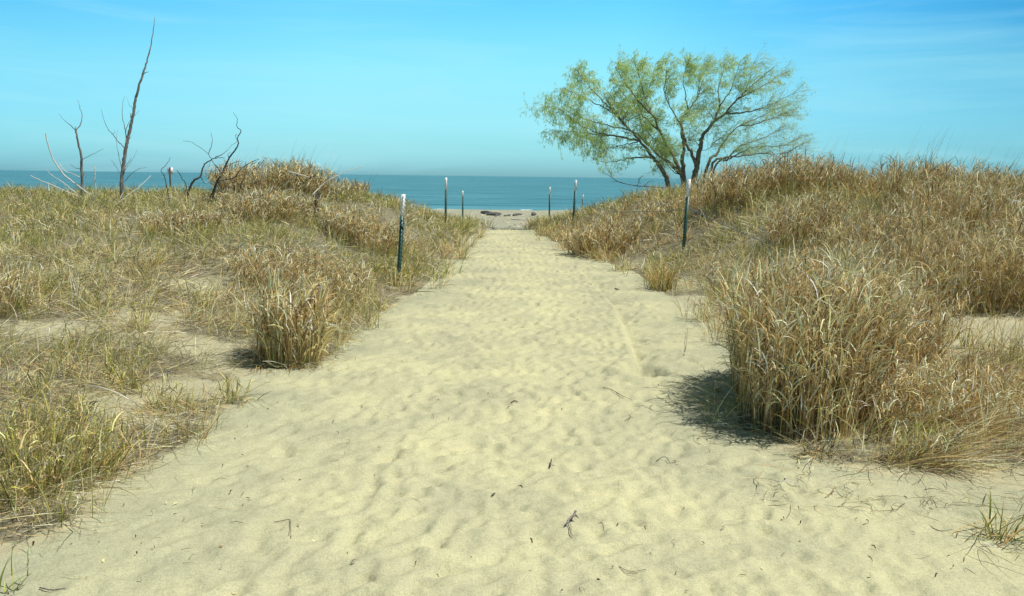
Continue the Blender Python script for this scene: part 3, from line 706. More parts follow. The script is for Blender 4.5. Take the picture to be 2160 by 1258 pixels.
# ------------------------------------------------------------------ fence posts (studded T posts with white tips)
def box(c, sx, sy, sz, ax=None):
    V = np.array([(i * sx / 2, j * sy / 2, k * sz / 2) for k in (-1, 1) for j in (-1, 1) for i in (-1, 1)])
    F = np.array([(0, 2, 3, 1), (4, 5, 7, 6), (0, 1, 5, 4), (2, 6, 7, 3), (0, 4, 6, 2), (1, 3, 7, 5)])
    return V + np.array(c), F, np.zeros((8, 3))
POSTS = [((851, 410), (840, 600), 12.7, .30, 'nearest green fence post with a white top, standing left of the path', 1.0, 1),
         ((941, 375), (940, 450), 24.8, .32, 'second fence post on the left side, its long white top above the lake', 1.0, 1),
         ((976, 403), (976, 428), 35.0, .2, 'farthest and shortest looking fence post on the left side', .9, 1),
         ((1454, 378), (1441, 535), 16.0, .31, 'dark green fence post holding the wire on the right dune', 1.0, -1),
         ((1215, 380), (1210, 455), 24.8, .30, 'tall middle fence post on the right side seen against the lake', 1.0, -1),
         ((1160, 395), (1159, 445), 35.0, .28, 'fence post on the right nearest to the gap to the beach', .9, -1),
         ((1230, 411), (1229, 425), 45.0, .2, 'far fence post on the right with only its white tip above the grass', .9, -1)]
PT = []
for (tp, bt, D, wl, lb, sc_, sd) in POSTS:
    top = at_y(*tp, D); bot = at_y(*bt, D)
    ax = (top - bot) / np.linalg.norm(top - bot)
    gz = float(HZ(np.array([bot[0]]), np.array([D]))[0])
    base = top - ax * ((top[2] - gz) / ax[2])
    Lh = np.linalg.norm(top - base)
    root = empty('fence_post', tuple(base), lb, 'fence post', 'studded metal posts beside the path')
    q = Vector((0, 0, 1)).rotation_difference(Vector(tuple(ax)))
    Mq = np.array((q.to_matrix() @ Matrix.Rotation(.35 * sd, 3, 'Z')))
    s = .058
    def put(nm, parts, mt, par=root):
        V, F, C = cat_geo(parts)
        V = V @ Mq.T + base
        return mesh_np(nm, V, F, mt, None, par, smooth=False)
    def seg(z0, z1, grow=0):
        zc, zl = (z0 + z1) / 2, z1 - z0
        return [box((0, 0, zc), s + grow, .006 + grow, zl), box((0, .018, zc), .006 + grow, .030 + grow, zl - .0016)]
    studs = lambda z0, z1: [box((sd * (s / 2 + .004), -.002, z), .011, .012, .012) for z in np.arange(z0, z1, .054)] + [box((0, -.008, z), .016, .012, .014) for z in np.arange(z0 + .02, z1, .054)]
    put('shaft', seg(-.4, Lh - wl) + studs(.15, Lh - wl - .02), M_GREEN)
    put('white_tip', seg(Lh - wl, Lh, .0015) + studs(Lh - wl + .03, Lh - .02), M_PWHITE)
    PT.append((base, ax, Lh))
# wire clip on nearest left post
b0, a0, L0 = PT[0]
c = b0 + a0 * (L0 - .42) + np.array([.035, -.01, 0])
pts = [c + np.array([.022 * math.cos(t) + .012 * t / 6, -.01 + .004 * t, .016 * math.sin(t) + .006 * math.sin(t * .5)]) for t in np.linspace(0, 12, 36)]
pts = [b0 + a0 * (L0 - .43) + np.array([-.03, -.012, 0])] + pts + [c + np.array([.09, .02, .02])]
V, F, C = tube(pts, [.0035], 5)
rootp = [o for o in col.objects if o.name == 'fence_post'][0]
mesh_np('wire_tie', V, F, M_WIRE, None, rootp)
# wires on the right post
def wire(name, pts, rad, label, seed, turns=24):
    P = catmull(pts, 14); rs = np.random.default_rng(seed)
    tt = np.linspace(0, turns * 2 * PI, len(P)); parts = []
    for ph in (0, PI):
        off = np.stack([np.zeros(len(P)), np.cos(tt + ph) * rad * .9, np.sin(tt + ph) * rad * .9], -1)
        parts.append(tube(P + off, [rad], 5))
    V, F, C = cat_geo(parts)
    o = mesh_np(name, V, F, M_WIRE); tag(o, label, 'wire', 'wire strands tied to the right post'); return o
wire('fence_wire', [at_y(1452, 441, 15.97), at_y(1420, 444, 16.6), at_y(1385, 446, 17.3), at_y(1340, 447, 18.3), at_y(1290, 446, 20.0), at_y(1213, 425, 24.7)], .0045, 'thin wire strand running from the right post towards the lake', 1)
wire('fence_wire', [at_y(1455, 441, 15.97), at_y(1490, 457, 15.4), at_y(1540, 480, 14.8), at_y(1590, 502, 14.1), at_y(1640, 524, 13.5), at_y(1690, 540, 13.0), at_y(1740, 548, 12.5)], .005, 'sagging wire strand dropping from the right post into tall grass', 2)

# ------------------------------------------------------------------ dead wood on the left crest (traced limbs, given real depth)
def cr1(c): return (c[0] * .3816, c[1] * .3816)
def limb(pts, D, r0, r1, dd=0.0, n=6, k=7, knob=.12, bury=True, jit=.005, seed=0, steep=-.45):
    """pts in crop-1 coordinates from root to tip; r in metres; dd = depth drift to the tip"""
    m = len(pts); W3 = [at_y(*cr1(p), D + dd * i / max(1, m - 1)) for i, p in enumerate(pts)]
    if bury:
        g = W3[0].copy(); gz_ = float(HZ(np.array([g[0]]), np.array([g[1]]))[0]) - .12
        if gz_ < W3[0][2] - .05:
            u = (W3[0] - W3[1]) / np.linalg.norm(W3[0] - W3[1])
            dz = W3[0][2] - gz_; u[2] = min(u[2], steep); u /= np.linalg.norm(u)
            W3 = [W3[0] + u * dz / -u[2]] + W3
    P = catmull(W3, n); rs = np.random.default_rng(len(pts) * 7 + seed + int(pts[0][0]))
    P[1:-1] += rs.normal(0, jit, (len(P) - 2, 3))
    return tube(P, [r0, (r0 + r1) / 2, r1], k, knob)
def wood_thing(name, label, cat, D, mtl, trunk, branches, group=None, tname='trunk'):
    V, F, C = cat_geo(trunk)
    lo = V[:, :].min(0); base = V[np.argmin(V[:, 2])]
    root = empty(name, (float(base[0]), float(base[1]), float(base[2])), label, cat, group)
    mesh_np(tname, V, F, mtl, None, root)
    for i, a in enumerate(branches):
        kw = dict(bury=False); kw.update(a[3] if len(a) > 3 else {})
        V, F, C = limb(a[0], D, a[1] * .62, a[2] * .62, seed=i, **kw)
        mesh_np('branch', V, F, mtl, None, root)
    return root
# tall snag
D = 19.3
tr = limb([(672, 1075), (675, 980), (685, 900), (700, 800), (712, 740), (735, 640), (750, 540)], D, .046, .026, .2, knob=.16, k=9, jit=.004)
tr2 = limb([(750, 540), (790, 405), (815, 330), (838, 230), (857, 95)], D + .2, .026, .005, .3, bury=False, knob=.12, k=8, jit=.005)
wood_thing('dead_tree', 'tall thin leafless snag leaning right, the highest thing on the left crest', 'dead tree', D, M_SNAG, [tr, tr2], [
    ([(790, 412), (805, 402), (822, 398)], .015, .006, dict(dd=-.1)), ([(728, 665), (724, 645), (722, 628)], .02, .012, {}),
    ([(700, 795), (690, 710), (675, 640), (680, 570), (692, 528)], .018, .003, dict(dd=.4)), ([(695, 760), (700, 705), (727, 655)], .014, .005, dict(dd=-.2)),
    ([(690, 822), (650, 780), (620, 740), (590, 705), (570, 650), (558, 600)], .016, .003, dict(dd=-.6)), ([(672, 935), (655, 850), (645, 790), (650, 720)], .012, .003, dict(dd=.3)),
    ([(688, 945), (730, 885), (757, 830)], .010, .003, dict(dd=.3)), ([(690, 925), (712, 895), (727, 872)], .010, .004, {}), ([(668, 965), (630, 905), (608, 880)], .010, .003, {}),
    ([(740, 605), (715, 580), (700, 535)], .008, .002, {}), ([(744, 640), (760, 622), (772, 612)], .006, .002, {}), ([(690, 1005), (720, 965), (775, 932), (812, 925)], .012, .003, dict(dd=-.4)),
    ([(621, 742), (634, 735), (632, 715)], .007, .002, {}), ([(708, 780), (720, 765), (732, 750)], .006, .002, {})])
wood_thing('dead_tree', 'small forked grey dead sapling left of the tall snag', 'dead tree', 20.0, M_SNAG,
    [limb([(453, 1005), (450, 880), (435, 800), (418, 718)], 20.0, .034, .018, knob=.12, jit=.004)], [
    ([(418, 722), (445, 690), (454, 640), (440, 590), (428, 552)], .020, .004, dict(dd=.3)), ([(416, 720), (390, 695), (360, 670), (322, 628)], .016, .003, dict(dd=-.4)),
    ([(452, 885), (510, 855), (572, 823)], .011, .004, dict(dd=-.4)), ([(450, 937), (415, 928), (385, 906)], .012, .005, {}), ([(453, 948), (465, 965), (477, 985)], .012, .006, {}),
    ([(418, 718), (417, 708), (416, 700)], .012, .006, {})])
def stick(label, pts, D, r0, r1, mtl, dd=0.0, sub=(), name='dead_branch', group='bleached branches on the left crest', cat='branch', bury=True):
    if D is None:                                         # lying on the slope: where the sight line meets the grass
        p0 = cr1(pts[0]); d0 = ray(*p0); t_ = 8.0
        while t_ < 24 and EYE[2] + d0[2] * t_ > Hs(d0[0] * t_, d0[1] * t_) + .10: t_ *= 1.01
        D = d0[1] * t_
    q_ = .48 if mtl is M_BURNT else .58
    parts = [limb(pts, D, r0 * q_, r1 * q_, dd, bury=bury, jit=.004, steep=-.45 if mtl is M_WHITE else -2.0)] + [limb(s_[0], D, s_[1] * q_, s_[2] * q_, s_[3] if len(s_) > 3 else 0, bury=False, jit=.004) for s_ in sub]
    V, F, C = cat_geo(parts)
    o = mesh_np(name, V, F, mtl); return tag(o, label, cat, group)
stick('bleached white branch curving up at the far left of the crest', [(400, 1005), (358, 972), (325, 930), (290, 870), (262, 790), (252, 738)], 19.5, .028, .02, M_WHITE, -.2, [([(325, 905), (360, 945), (400, 962), (440, 980)], .014, .012)])
stick('pale crooked branch below the curved white one', [(385, 1040), (340, 1005), (290, 975), (255, 940)], 18.8, .022, .010, M_WHITE, -.3)
stick('leftmost short pale branch poking from the grass', [(300, 1030), (230, 1000), (168, 972)], 18.6, .020, .012, M_WHITE, -.3)
stick('short white splintered stub between the two dead trees', [(525, 985), (524, 950), (522, 918)], 19.6, .028, .012, M_WHITE)
stick('long thin pale pole leaning in the grass right of the snag', [(695, 1090), (780, 1025), (833, 972)], 18.2, .014, .010, M_WHITE, .4)
stick('pale weathered log lying low in grass beneath the snag', [(598, 1112), (660, 1130), (725, 1146)], None, .022, .015, M_WHITE, 0, bury=False)
stick('narrow pale stick lying flat on the middle of the left slope', [(1110, 1180), (1170, 1184), (1237, 1193)], None, .014, .010, M_WHITE, 0, bury=False)
stick('short dark forked twig left of the small white sign', [(912, 985), (905, 968), (890, 942), (920, 910), (942, 872)], 19.5, .022, .008, M_BURNT, .1, group='charred branches on the left crest')
stick('short dark hooked branch right of the small white sign', [(1027, 1020), (1010, 995), (992, 960), (978, 943)], 19.3, .02, .014, M_BURNT, .0, group='charred branches on the left crest')
stick('charred arching branch rising from the crest and bending right', [(1060, 1015), (1105, 980), (1115, 950), (1130, 910), (1165, 885), (1200, 874), (1242, 875)], 19.3, .055, .010, M_BURNT, .3,
      [([(1190, 873), (1235, 850), (1258, 826)], .022, .006, .4), ([(1110, 978), (1125, 1008), (1138, 1018)], .016, .010)], group='charred branches on the left crest')
stick('thin grey stick crossing the charred arch with a long left arm', [(1222, 960), (1180, 900), (1150, 852), (1110, 820), (1060, 788), (1010, 780)], 19.6, .017, .006, M_SNAG, -.1,
      [([(1152, 853), (1172, 790), (1168, 733)], .013, .006)], group='charred branches on the left crest')
stick('tallest charred branch, crooked and zigzagging up against the sky', [(1195, 1018), (1225, 965), (1245, 920), (1270, 870), (1303, 825), (1318, 790), (1312, 765), (1332, 725), (1309, 700), (1312, 660), (1288, 622)], 19.6, .052, .006, M_BURNT, .2,
      [([(1312, 778), (1302, 757), (1304, 745), (1316, 752)], .010, .005), ([(1264, 872), (1260, 855), (1276, 840)], .014, .006), ([(1252, 922), (1300, 897), (1340, 892)], .018, .007), ([(1312, 782), (1280, 805), (1255, 838)], .008, .004)], group='charred branches on the left crest')
stick('dark branch reaching right over the straw mound', [(1200, 1015), (1290, 985), (1330, 938), (1390, 896), (1432, 880)], 19.2, .026, .012, M_BURNT, 0, [([(1290, 985), (1320, 972), (1350, 965)], .012, .008)], group='charred branches on the left crest')
stick('small dark curled stub in the grass at the foot of the straw mound', [(1335, 1012), (1350, 990), (1355, 965), (1378, 948)], 18.9, .024, .008, M_BURNT, 0, group='charred branches on the left crest')
fullpx = lambda L: [(a / .3816, b / .3816) for a, b in L]
stick('long white branch slanting up over the lake behind the charred stump', fullpx([(664, 406), (672, 398), (692, 381), (712, 371), (730, 361), (747, 357), (766, 351)]), 18.0, .020, .007, M_WHITE, .4)
stick('thick white branch piece lying across the top of the straw mound', fullpx([(610, 362), (628, 367), (652, 374)]), 19.2, .022, .012, M_WHITE, 0, [(fullpx([(627, 367), (612, 378), (598, 394)]), .012, .008)], bury=False)
stick('dark tipped twig slanting up right of the straw mound', fullpx([(636, 392), (650, 380), (666, 369)]), 19.0, .012, .015, M_BURNT, 0, group='charred branches on the left crest')
stick('thin pale twig lying slantwise in grass left of the charred stump', fullpx([(603, 402), (620, 411), (642, 423)]), 17.4, .012, .009, M_WHITE, 0)
p = hit(667, 455)
stump = wood_thing('tree_stump', 'slim charred stump with a knobbly top in the grass of the left slope', 'stump', 16.6, M_BURNT,
    [limb(fullpx([(667, 458), (669, 440), (667, 425), (668, 410)]), 16.6, .060, .050, knob=.35, jit=.006)], [
    (fullpx([(650, 414), (660, 413), (672, 415)]), .016, .030, dict(knob=.4)), (fullpx([(657, 425), (660, 435), (666, 442)]), .008, .012, {}), (fullpx([(670, 413), (676, 408)]), .012, .006, {})])
# small white sign on a dark post
ps = at_y(359, 361, 27.0); gz = float(HZ(np.array([ps[0]]), np.array([27.0]))[0])
root = empty('beach_sign', (ps[0], 27.0, gz), 'small white sign board with a dark post down its middle, seen beyond the left crest', 'sign')
V, F, C = box((ps[0], 27.0, ps[2]), .165, .012, .20); mesh_np('board', V, F, M_SIGNW, None, root, False)
hp = ps[2] + .105 - gz + .3
V, F, C = cat_geo([box((ps[0], 26.972, gz - .3 + hp / 2), .042, .03, hp), box((ps[0], 26.950, gz - .3 + hp / 2), .012, .014, hp - .004)]); mesh_np('post', V, F, M_RUST, None, root, False)

# ------------------------------------------------------------------ willow
WD = 27.0
def wc(p, D=WD):
    q = p[1] + max(0, 930 - p[1]) * .075
    return at_y(1092 + p[0] * .3498, 60 + q * .3498, D)
wr = random.Random(21)
LIMBS = [  # (points, r0, r1, depth at tip, kind) main stems first
 ([(915, 960), (905, 930), (870, 850), (820, 770), (740, 660), (650, 560), (600, 490), (540, 400)], .115, .025, -.8),
 ([(1000, 950), (995, 900), (960, 850), (900, 790), (840, 745), (770, 650), (750, 560), (720, 450)], .105, .022, .8),
 ([(1002, 930), (950, 780), (900, 690), (860, 600), (820, 500), (770, 390), (735, 250), (710, 160)], .085, .010, -.3),
 ([(1004, 930), (995, 800), (1000, 680), (985, 540), (1030, 460), (1080, 380), (1120, 260)], .095, .014, .9),
 ([(1060, 960), (1065, 915), (1080, 820), (1100, 700), (1120, 620), (1190, 530), (1250, 480), (1330, 380), (1420, 290), (1545, 175)], .13, .010, -.6),
 ([(1080, 830), (1050, 740), (1010, 660), (985, 560), (920, 440), (885, 340), (900, 190)], .07, .010, -1.0),
 ([(1110, 900), (1150, 810), (1200, 740), (1260, 640), (1340, 560), (1470, 500), (1600, 430)], .07, .009, 1.4),
 ([(1130, 900), (1180, 810), (1260, 770), (1350, 690), (1480, 640), (1620, 560)], .06, .008, .6),
 ([(1150, 900), (1200, 810), (1400, 750), (1600, 740), (1690, 695)], .05, .007, -.6),
 ([(1240, 790), (1300, 760), (1420, 700), (1600, 690), (1710, 630)], .04, .006, 1.2),
 ([(820, 768), (760, 765), (640, 780), (540, 800), (440, 768)], .045, .008, -1.2),
 ([(740, 660), (620, 632), (500, 610), (380, 560), (260, 460)], .05, .008, -1.4),
 ([(790, 690), (700, 600), (560, 560), (420, 520), (280, 455), (160, 430)], .045, .007, .6),
 ([(640, 632), (500, 622), (350, 600), (200, 600)], .03, .005, 1.0),
 ([(650, 560), (560, 450), (470, 350), (400, 260), (345, 190)], .04, .006, .9),
 ([(600, 490), (480, 420), (370, 360), (250, 320)], .03, .005, -1.3),
 ([(860, 600), (740, 480), (640, 360), (560, 220)], .04, .006, 1.3),
 ([(820, 500), (730, 400), (660, 300), (600, 200), (590, 180)], .035, .006, -.9),
 ([(770, 390), (800, 290), (840, 140)], .025, .005, .5),
 ([(1030, 460), (1010, 350), (1000, 240), (1035, 140)], .03, .006, -.8),
 ([(1080, 380), (1100, 250), (1130, 150)], .025, .005, 1.2),
 ([(1190, 530), (1220, 430), (1210, 330), (1235, 220), (1250, 140)], .045, .007, .9),
 ([(1220, 430), (1290, 310), (1345, 130)], .028, .005, -1.0),
 ([(1250, 480), (1380, 475), (1500, 430), (1690, 340)], .042, .006, -1.2),
 ([(1330, 380), (1450, 320), (1610, 215)], .035, .005, .8),
 ([(1370, 335), (1400, 250), (1425, 140)], .025, .005, -.4),
 ([(1340, 560), (1450, 545), (1560, 500), (1640, 470)], .025, .004, -.6),
 ([(1190, 530), (1160, 480), (1120, 440)], .025, .006, .8),
 ([(980, 880), (930, 850), (900, 800), (850, 720), (830, 640)], .02, .005, -.6),
 ([(1010, 690), (960, 690), (880, 720)], .015, .004, .4), ([(1090, 720), (1150, 712), (1200, 650)], .015, .004, -.5),
 ([(900, 690), (820, 640), (740, 540), (700, 420)], .028, .006, .3),
 ([(1100, 700), (1060, 650), (1010, 640)], .018, .006, .5),
 ([(740, 660), (660, 680), (560, 700), (450, 690)], .022, .005, .8),
]
polys = []
def nearest_depth(p):
    best, bd = 9e9, WD
    for q in polys:
        for a, d in zip(q[0], q[1]):
            e = (a[0] - p[0]) ** 2 + (a[1] - p[1]) ** 2
            if e < best: best, bd = e, d
    return bd if best < 60 ** 2 else WD
for pts, r0, r1, dt in LIMBS:
    d0 = nearest_depth(pts[0]) if polys else WD
    m = len(pts); ds = [d0 + (WD + dt - d0) * (i / (m - 1)) ** 1.2 for i in range(m)]
    polys.append((pts, ds, r0, r1))
wroot_p = wc((1000, 930)); wroot_z = float(HZ(np.array([wroot_p[0]]), np.array([WD]))[0])
willow = empty('willow_tree', (wroot_p[0], WD, wroot_z), 'many stemmed willow with thin light green spring leaves on the right dune', 'tree')
bark_parts = {'t': [], 'l': [], 'w': []}
leaf_pts = []
def grow(P0, d, Ln, r0, lvl, side, lf):
    """a twig: list of points; side = -1 left .. 1 right of the crown"""
    n = 5; P = [P0]; d = d / np.linalg.norm(d)
    for i in range(n):
        w = np.array([wr.gauss(0, .16), wr.gauss(0, .16), wr.gauss(0, .16)])
        sag = -.06 if side < -.45 else .0
        d = d + w + np.array([.11, 0, sag * (1 + i * .3)]); d /= np.linalg.norm(d)
        P.append(P[-1] + d * Ln / n)
    P = np.array(P)
    bark_parts['w'].append(tube(P, [r0, r0 * .35], 4 if lvl < 2 else 3 + 1))
    if lvl < 2:
        for k in range(wr.randint(3, 5) if lvl == 0 else wr.randint(2, 3)):
            t = wr.uniform(.25, 1.0); i = min(n - 1, int(t * n)); q = P[i] + (P[i + 1] - P[i]) * (t * n - i)
            nd = d * .9 + np.array([wr.gauss(0, .5), wr.gauss(0, .55), wr.gauss(.05, .45)])
            grow(q, nd, Ln * wr.uniform(.45, .75), r0 * .55, lvl + 1, side, lf)
    if lvl >= 1:
        m = int(lf * (5.4 if lvl == 2 else 3.4) + wr.random())
        for k in range(m):
            t = wr.uniform(.15, 1.0); i = min(n - 1, int(t * n)); leaf_pts.append((P[i] + (P[i + 1] - P[i]) * (t * n - i), d))
for li, (pts, ds, r0, r1) in enumerate(polys):
    W3 = [wc(p, dd) for p, dd in zip(pts, ds)]
    if li in (0, 1, 4, 6, 7, 8):
        g = W3[0].copy(); g[2] = min(g[2], float(HZ(np.array([g[0]]), np.array([g[1]]))[0]) - .15); W3[0] = g
    P = catmull(W3, 6)
    P[2:-1] += np.array([[wr.gauss(0, .012) for _ in range(3)] for _ in range(len(P) - 3)])
    bark_parts['t' if li in (0, 1, 2, 3, 4) else 'l'].append(tube(P, [r0 * .8, r0 * .5, max(r1, r0 * .25) * .85, r1 * .8], 8 if li < 6 else 6, .08))
    n = len(P); Lseg = np.linalg.norm(P[-1] - P[0])
    cnt = int(12 + Lseg * 9.5)
    for k in range(cnt):
        t = wr.uniform(.34 if li < 9 else .25, 1.0) ** .8; i = min(n - 2, int(t * (n - 1)))
        q = P[i]; tang = P[i + 1] - P[i]; tang /= np.linalg.norm(tang) + 1e-9
        side = (q[0] - wroot_p[0] + .3) / 4.3
        hi = (q[2] - wroot_z) / 4.0
        if hi < (.36 if side < -.3 else .18) and wr.random() < .8: continue
        lf = (1.35 if side < .05 else .9 if side < .4 else .38) * (.35 if hi < .3 else 1.0)
        if side > .55 and hi < .55: lf = .15
        nd = tang * 1.0 + np.array([wr.gauss(0, .6) + .12 * side, wr.gauss(0, .6), wr.gauss((.15 if side > -.5 else .0) * (.3 if hi > .85 else 1), .5)])
        grow(q, nd, wr.uniform(.30, .62) * (.8 if hi > .85 else 1.0), max(.0036, r1 * .36), 0, side, lf)
print('leaf points', len(leaf_pts))
for key, nm in (('t', 'trunk'),):
    for tp in bark_parts[key]: mesh_np(nm, *tp[:2], M_BARK, None, willow)
V, F, C = cat_geo(bark_parts['l']); mesh_np('limbs', V, F, M_BARK, None, willow)
V, F, C = cat_geo(bark_parts['w']); mesh_np('twigs', V, F, M_TWIG, None, willow)
LP = np.array([a for a, b in leaf_pts]); LD = np.array([b for a, b in leaf_pts]); r = np.random.default_rng(77); m_ = len(LP)
az = np.arctan2(LD[:, 1], LD[:, 0]) + r.normal(0, .9, m_)
tl = np.arccos(np.clip(LD[:, 2], -1, 1)) + r.normal(.25, .5, m_)
cl = np.array([(.52, .74, .27), (.60, .80, .34), (.44, .66, .22), (.68, .76, .36)])[r.integers(0, 4, m_)] * (1 + r.normal(0, .15, (m_, 1)))
G = blades(LP + r.normal(0, .015, (m_, 3)), r.uniform(.05, .10, m_), r.uniform(.009, .014, m_), az, tl, r.normal(.4, .4, m_), np.clip(cl, .02, .8), S=2, clamp=False, taper=.7, r=r)
mesh_np('crown', *G[:2], M_LEAF, G[2], willow)
# low dead branch left of the trunks
P = [wc(p, 26.2) for p in [(880, 960), (800, 955), (720, 950), (620, 930), (570, 900), (530, 870)]]
tw = [tube(catmull(P, 5), [.022, .012, .006], 5, .1)]
for s_ in ([(720, 950), (740, 900), (760, 880)], [(640, 935), (610, 925), (560, 925)], [(760, 952), (800, 920), (830, 925)], [(740, 940), (730, 905), (760, 890)], [(570, 900), (550, 850), (530, 830)]):
    tw.append(tube(catmull([wc(p, 26.2) for p in s_], 4), [.009, .004], 4))
V, F, C = cat_geo(tw); o = mesh_np('dead_branch', V, F, M_SNAG); tag(o, 'low leafless branch sprawling on the dune left of the willow trunks', 'branch')

# ------------------------------------------------------------------ beach: driftwood, pebbles, foam
def drift(label, pxs, rad, n=1, seed=0):
    rs = random.Random(seed); parts = []
    for a, b_, rr in pxs:
        A, Bp = hit(*a), hit(*b_); A = A + np.array([0, 0, rr * .8]); Bp = Bp + np.array([0, 0, rr * .9])
        mid = (A + Bp) / 2 + np.array([rs.uniform(-.1, .1), rs.uniform(-.1, .1), rr * rs.uniform(0, .8)])
        parts.append(tube(catmull([A, mid, Bp], 6), [rr, rr * 1.05, rr * .6], 8, .18))
    V, F, C = cat_geo(parts); o = mesh_np('driftwood', V, F, M_DRIFT); tag(o, label, 'driftwood', 'driftwood washed up on the grey beach'); return o
drift('heap of dark driftwood on the beach just right of the left dune', [((1016, 450), (1042, 453), .07), ((1026, 455), (1055, 456), .075), ((1034, 452), (1056, 453), .06), ((1020, 449), (1034, 454), .05), ((1044, 457), (1058, 452), .04)], .1, seed=1)
drift('thin pale driftwood stick in the middle of the beach strip', [((1064, 457), (1076, 455), .045)], .05, seed=2)
drift('flat dark driftwood piece before the waterline', [((1083, 456), (1100, 454), .06)], .05, seed=3)
drift('small dark driftwood knot beside the right dune foot', [((1124, 456), (1130, 454), .09)], .05, seed=4)
drift('low grey line of driftwood nearest to the path end', [((1078, 464), (1104, 466), .012), ((1104, 466), (1124, 464), .012)], .05, seed=5)
r = np.random.default_rng(9); parts = []
for i in range(130):
    px, py = r.uniform(990, 1150), 446 + 34 * r.random() ** 2
    p = hit(px, py); s = r.uniform(.02, .07) * (1 if i % 9 else 1.8)
    V0 = np.array([(math.cos(a) * s * r.uniform(.7, 1.2), math.sin(a) * s * r.uniform(.6, 1.0), z) for z in (0, s * .5) for a in np.arange(4) * PI / 2 + r.uniform(0, 1)])
    V0[4:, :2] *= .6
    c = PAL['grey'] * r.uniform(.35, 1.5) if r.random() < .8 else np.array([.6, .57, .5])
    parts.append((V0 + p, np.array([(4, 5, 6, 7), (0, 1, 5, 4), (1, 2, 6, 5), (2, 3, 7, 6), (3, 0, 4, 7)]), np.repeat(c[None], 8, 0)))
V, F, C = cat_geo(parts); o = mesh_np('pebbles', V, F, M_LITTER, C); tag(o, 'pebbles and bits strewn on the grey beach strip', 'pebbles', kind='stuff')
parts = []
for i in range(11):
    x = r.choice([r.uniform(-9, -1.3), r.uniform(.2, 1.5), r.uniform(2.5, 8)]); yy = float(r.normal(68.4, .35)) + .4 * math.sin(x * .9); l = r.uniform(.2, .6); h_ = r.uniform(.01, .04)
    n = 7; ts = np.linspace(-1, 1, n)
    top_ = np.stack([x + ts * l, yy + .15 * np.sin(ts * 4 + i), WZ + .01 + h_ * (1 - ts ** 2)], -1)
    bo = top_.copy(); bo[:, 1] -= .22 * (1 - ts ** 2) + .02; bo[:, 2] = WZ + .004
    bk = top_.copy(); bk[:, 1] += .5 * (1 - ts ** 2) + .02; bk[:, 2] = WZ + .004
    V0 = np.vstack([bo, top_, bk]); Fq2 = [(a * n + k, a * n + k + 1, (a + 1) * n + k + 1, (a + 1) * n + k) for a in (0, 1) for k in range(n - 1)]
    parts.append((V0, np.array(Fq2), np.zeros((len(V0), 3))))
V, F, C = cat_geo(parts); o = mesh_np('foam', V, F, M_FOAM); tag(o, 'white ripples of foam along the waterline', 'foam', kind='stuff')

# ------------------------------------------------------------------ litter and twigs on the sand
r = np.random.default_rng(33); n = 900
py = 560 + 690 * r.random(n) ** .7; px = r.uniform(60, 2150, n)
P = np.array([at_z(a, b) for a, b in zip(px, py)]); k = on_path(P[:, 0], P[:, 1]) | (r.random(n) < .25)
k &= (P[:, 1] > 2.2); P = P[k]; n = len(P)
edge = np.minimum(np.abs(P[:, 0] - xl(P[:, 1])), np.abs(P[:, 0] - xr(P[:, 1])))
keep = r.random(n) < np.clip(.25 + np.exp(-edge / .35), 0, 1); P = P[keep]; n = len(P)
P[:, 2] = HZ(P[:, 0], P[:, 1]) + .004
Ln = np.where(r.random(n) < .75, r.uniform(.008, .03, n), r.uniform(.04, .13, n))
C = pick(['dark', 'brown', 'grey', 'straw'], [45, 25, 15, 15], n, r)
G = blades(P, Ln, np.where(Ln < .035, r.uniform(.004, .010, n), .003), r.random(n) * 2 * PI, np.full(n, 1.45) + r.normal(0, .12, n), r.normal(0, .15, n), C, S=3, taper=.4, wob=.4, r=r)
o = mesh_np('plant_litter', *G[:2], M_LITTER, G[2]); tag(o, 'tiny dark plant bits scattered on the path sand', 'litter', kind='stuff')

def twig(label, runs, mtl, lift=.004, name='twig', group='twigs lying on the path sand'):
    parts = []
    for pts, r0, r1 in runs:
        W3 = []
        for p in pts:
            h = hit(p[0], p[1]); z = float(HZ(np.array([h[0]]), np.array([h[1]]))[0]) + lift + (p[2] if len(p) > 2 else 0)
            W3.append(np.array([h[0], h[1], z + r0]))
        parts.append(tube(catmull(W3, 5), [r0 * .72, r0 * .72, r1 * .72], 6, .2))
    V, F, C = cat_geo(parts); o = mesh_np(name, V, F, mtl); return tag(o, label, 'twig', group)
twig('thick purplish grey bark twig with two thin legs, standing out in the middle foreground', [([(1214, 1088, .02), (1211, 1096, .02), (1206, 1106, .015), (1197, 1117, .01)], .0085, .006), ([(1212, 1093, .02), (1220, 1097, .015)], .006, .003), ([(1199, 1117, .01), (1192, 1121, .004)], .006, .003),
      ([(1198, 1117, .01), (1203, 1130, .006), (1209, 1142, 0)], .0022, .0014), ([(1201, 1116, .01), (1205, 1124, .004), (1206, 1137, 0)], .0018, .0012)], M_SNAG)
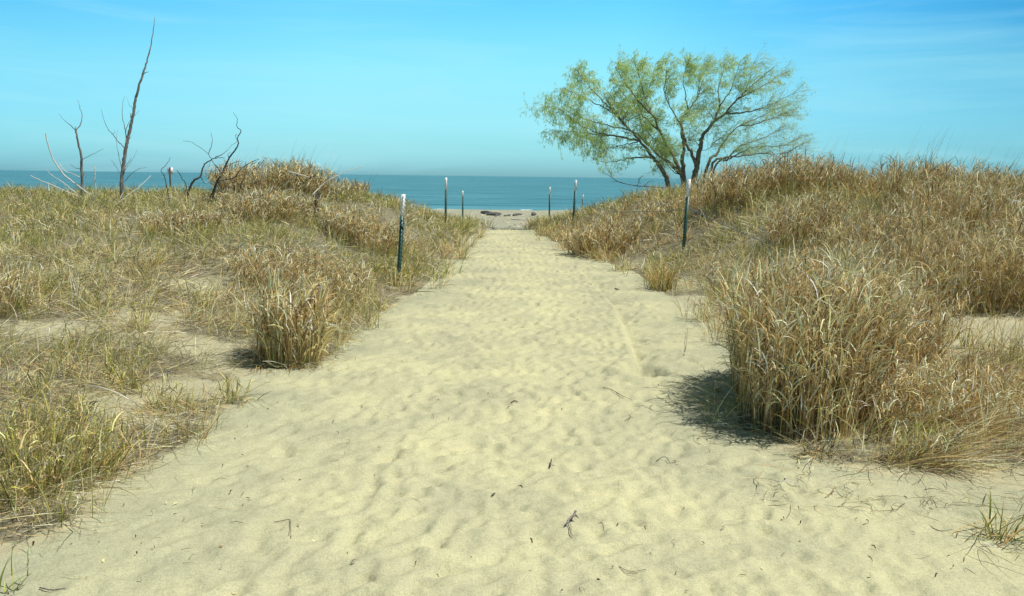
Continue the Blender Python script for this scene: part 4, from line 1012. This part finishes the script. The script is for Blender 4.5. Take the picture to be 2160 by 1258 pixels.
twig('bent hook of dry stem on the left foreground sand', [([(578, 1104), (596, 1102), (611, 1103), (613, 1116), (614, 1138)], .0022, .0015)], M_STEM)
twig('short arched dark twig right of the path middle', [([(1385, 978), (1396, 974, .01), (1406, 975, .01), (1413, 981)], .0028, .002)], M_STEM)
twig('forked thin twigs on the path left of the big clump shadow', [([(1272, 822), (1290, 828), (1312, 838), (1333, 848)], .003, .0015), ([(1300, 832), (1312, 844)], .002, .001)], M_STEM)
twig('long narrow loop of dry stem at the bottom right of the path', [([(1305, 1204), (1330, 1207), (1362, 1208)], .0016, .0012), ([(1305, 1205), (1322, 1209), (1345, 1210)], .0016, .0012)], M_STEM)
twig('chip of dark bark in the upper middle of the path', [([(1078, 855), (1086, 852), (1092, 853)], .007, .004)], M_STEM)
twig('small black upright chip right of the path centre', [([(1160, 990), (1163, 982, .012)], .0055, .004)], M_STEM)
twig('small black chip left of the path centre', [([(1037, 1054), (1044, 1051)], .005, .004)], M_STEM)
twig('black speck of bark on sand beside the curved track', [([(1297, 608), (1306, 610)], .012, .008)], M_STEM)
twig('grey stick lying along the bottom left edge of the picture', [([(84, 1243), (110, 1249), (140, 1254)], .0035, .002)], M_SNAG)
twig('cream dry blade arching on sand below the big clump', [([(1640, 1028), (1660, 1027, .01), (1690, 1025)], .003, .0015)], M_WHITE)
twig('hooked grey stem standing on the sand left of the big shadow', [([(1443, 749), (1447, 735, .01), (1450, 702, .03)], .003, .002), ([(1443, 749), (1434, 740)], .002, .0015)], M_STEM)
twig('curled pale strand on the sand below the big shadow', [([(1412, 838), (1416, 828), (1440, 828, .01), (1462, 812, .015)], .003, .002)], M_WHITE)
twig('tiny branching twig right of the path middle', [([(1318, 892), (1330, 884), (1338, 888)], .002, .001), ([(1330, 885), (1327, 878)], .002, .001), ([(1330, 885), (1322, 898)], .002, .001)], M_STEM)
twig('single cream grass stalk leaning out of the big clump shadow', [([(1560, 830, .02), (1530, 800, .12), (1500, 762, .24)], .003, .0015)], M_WHITE)
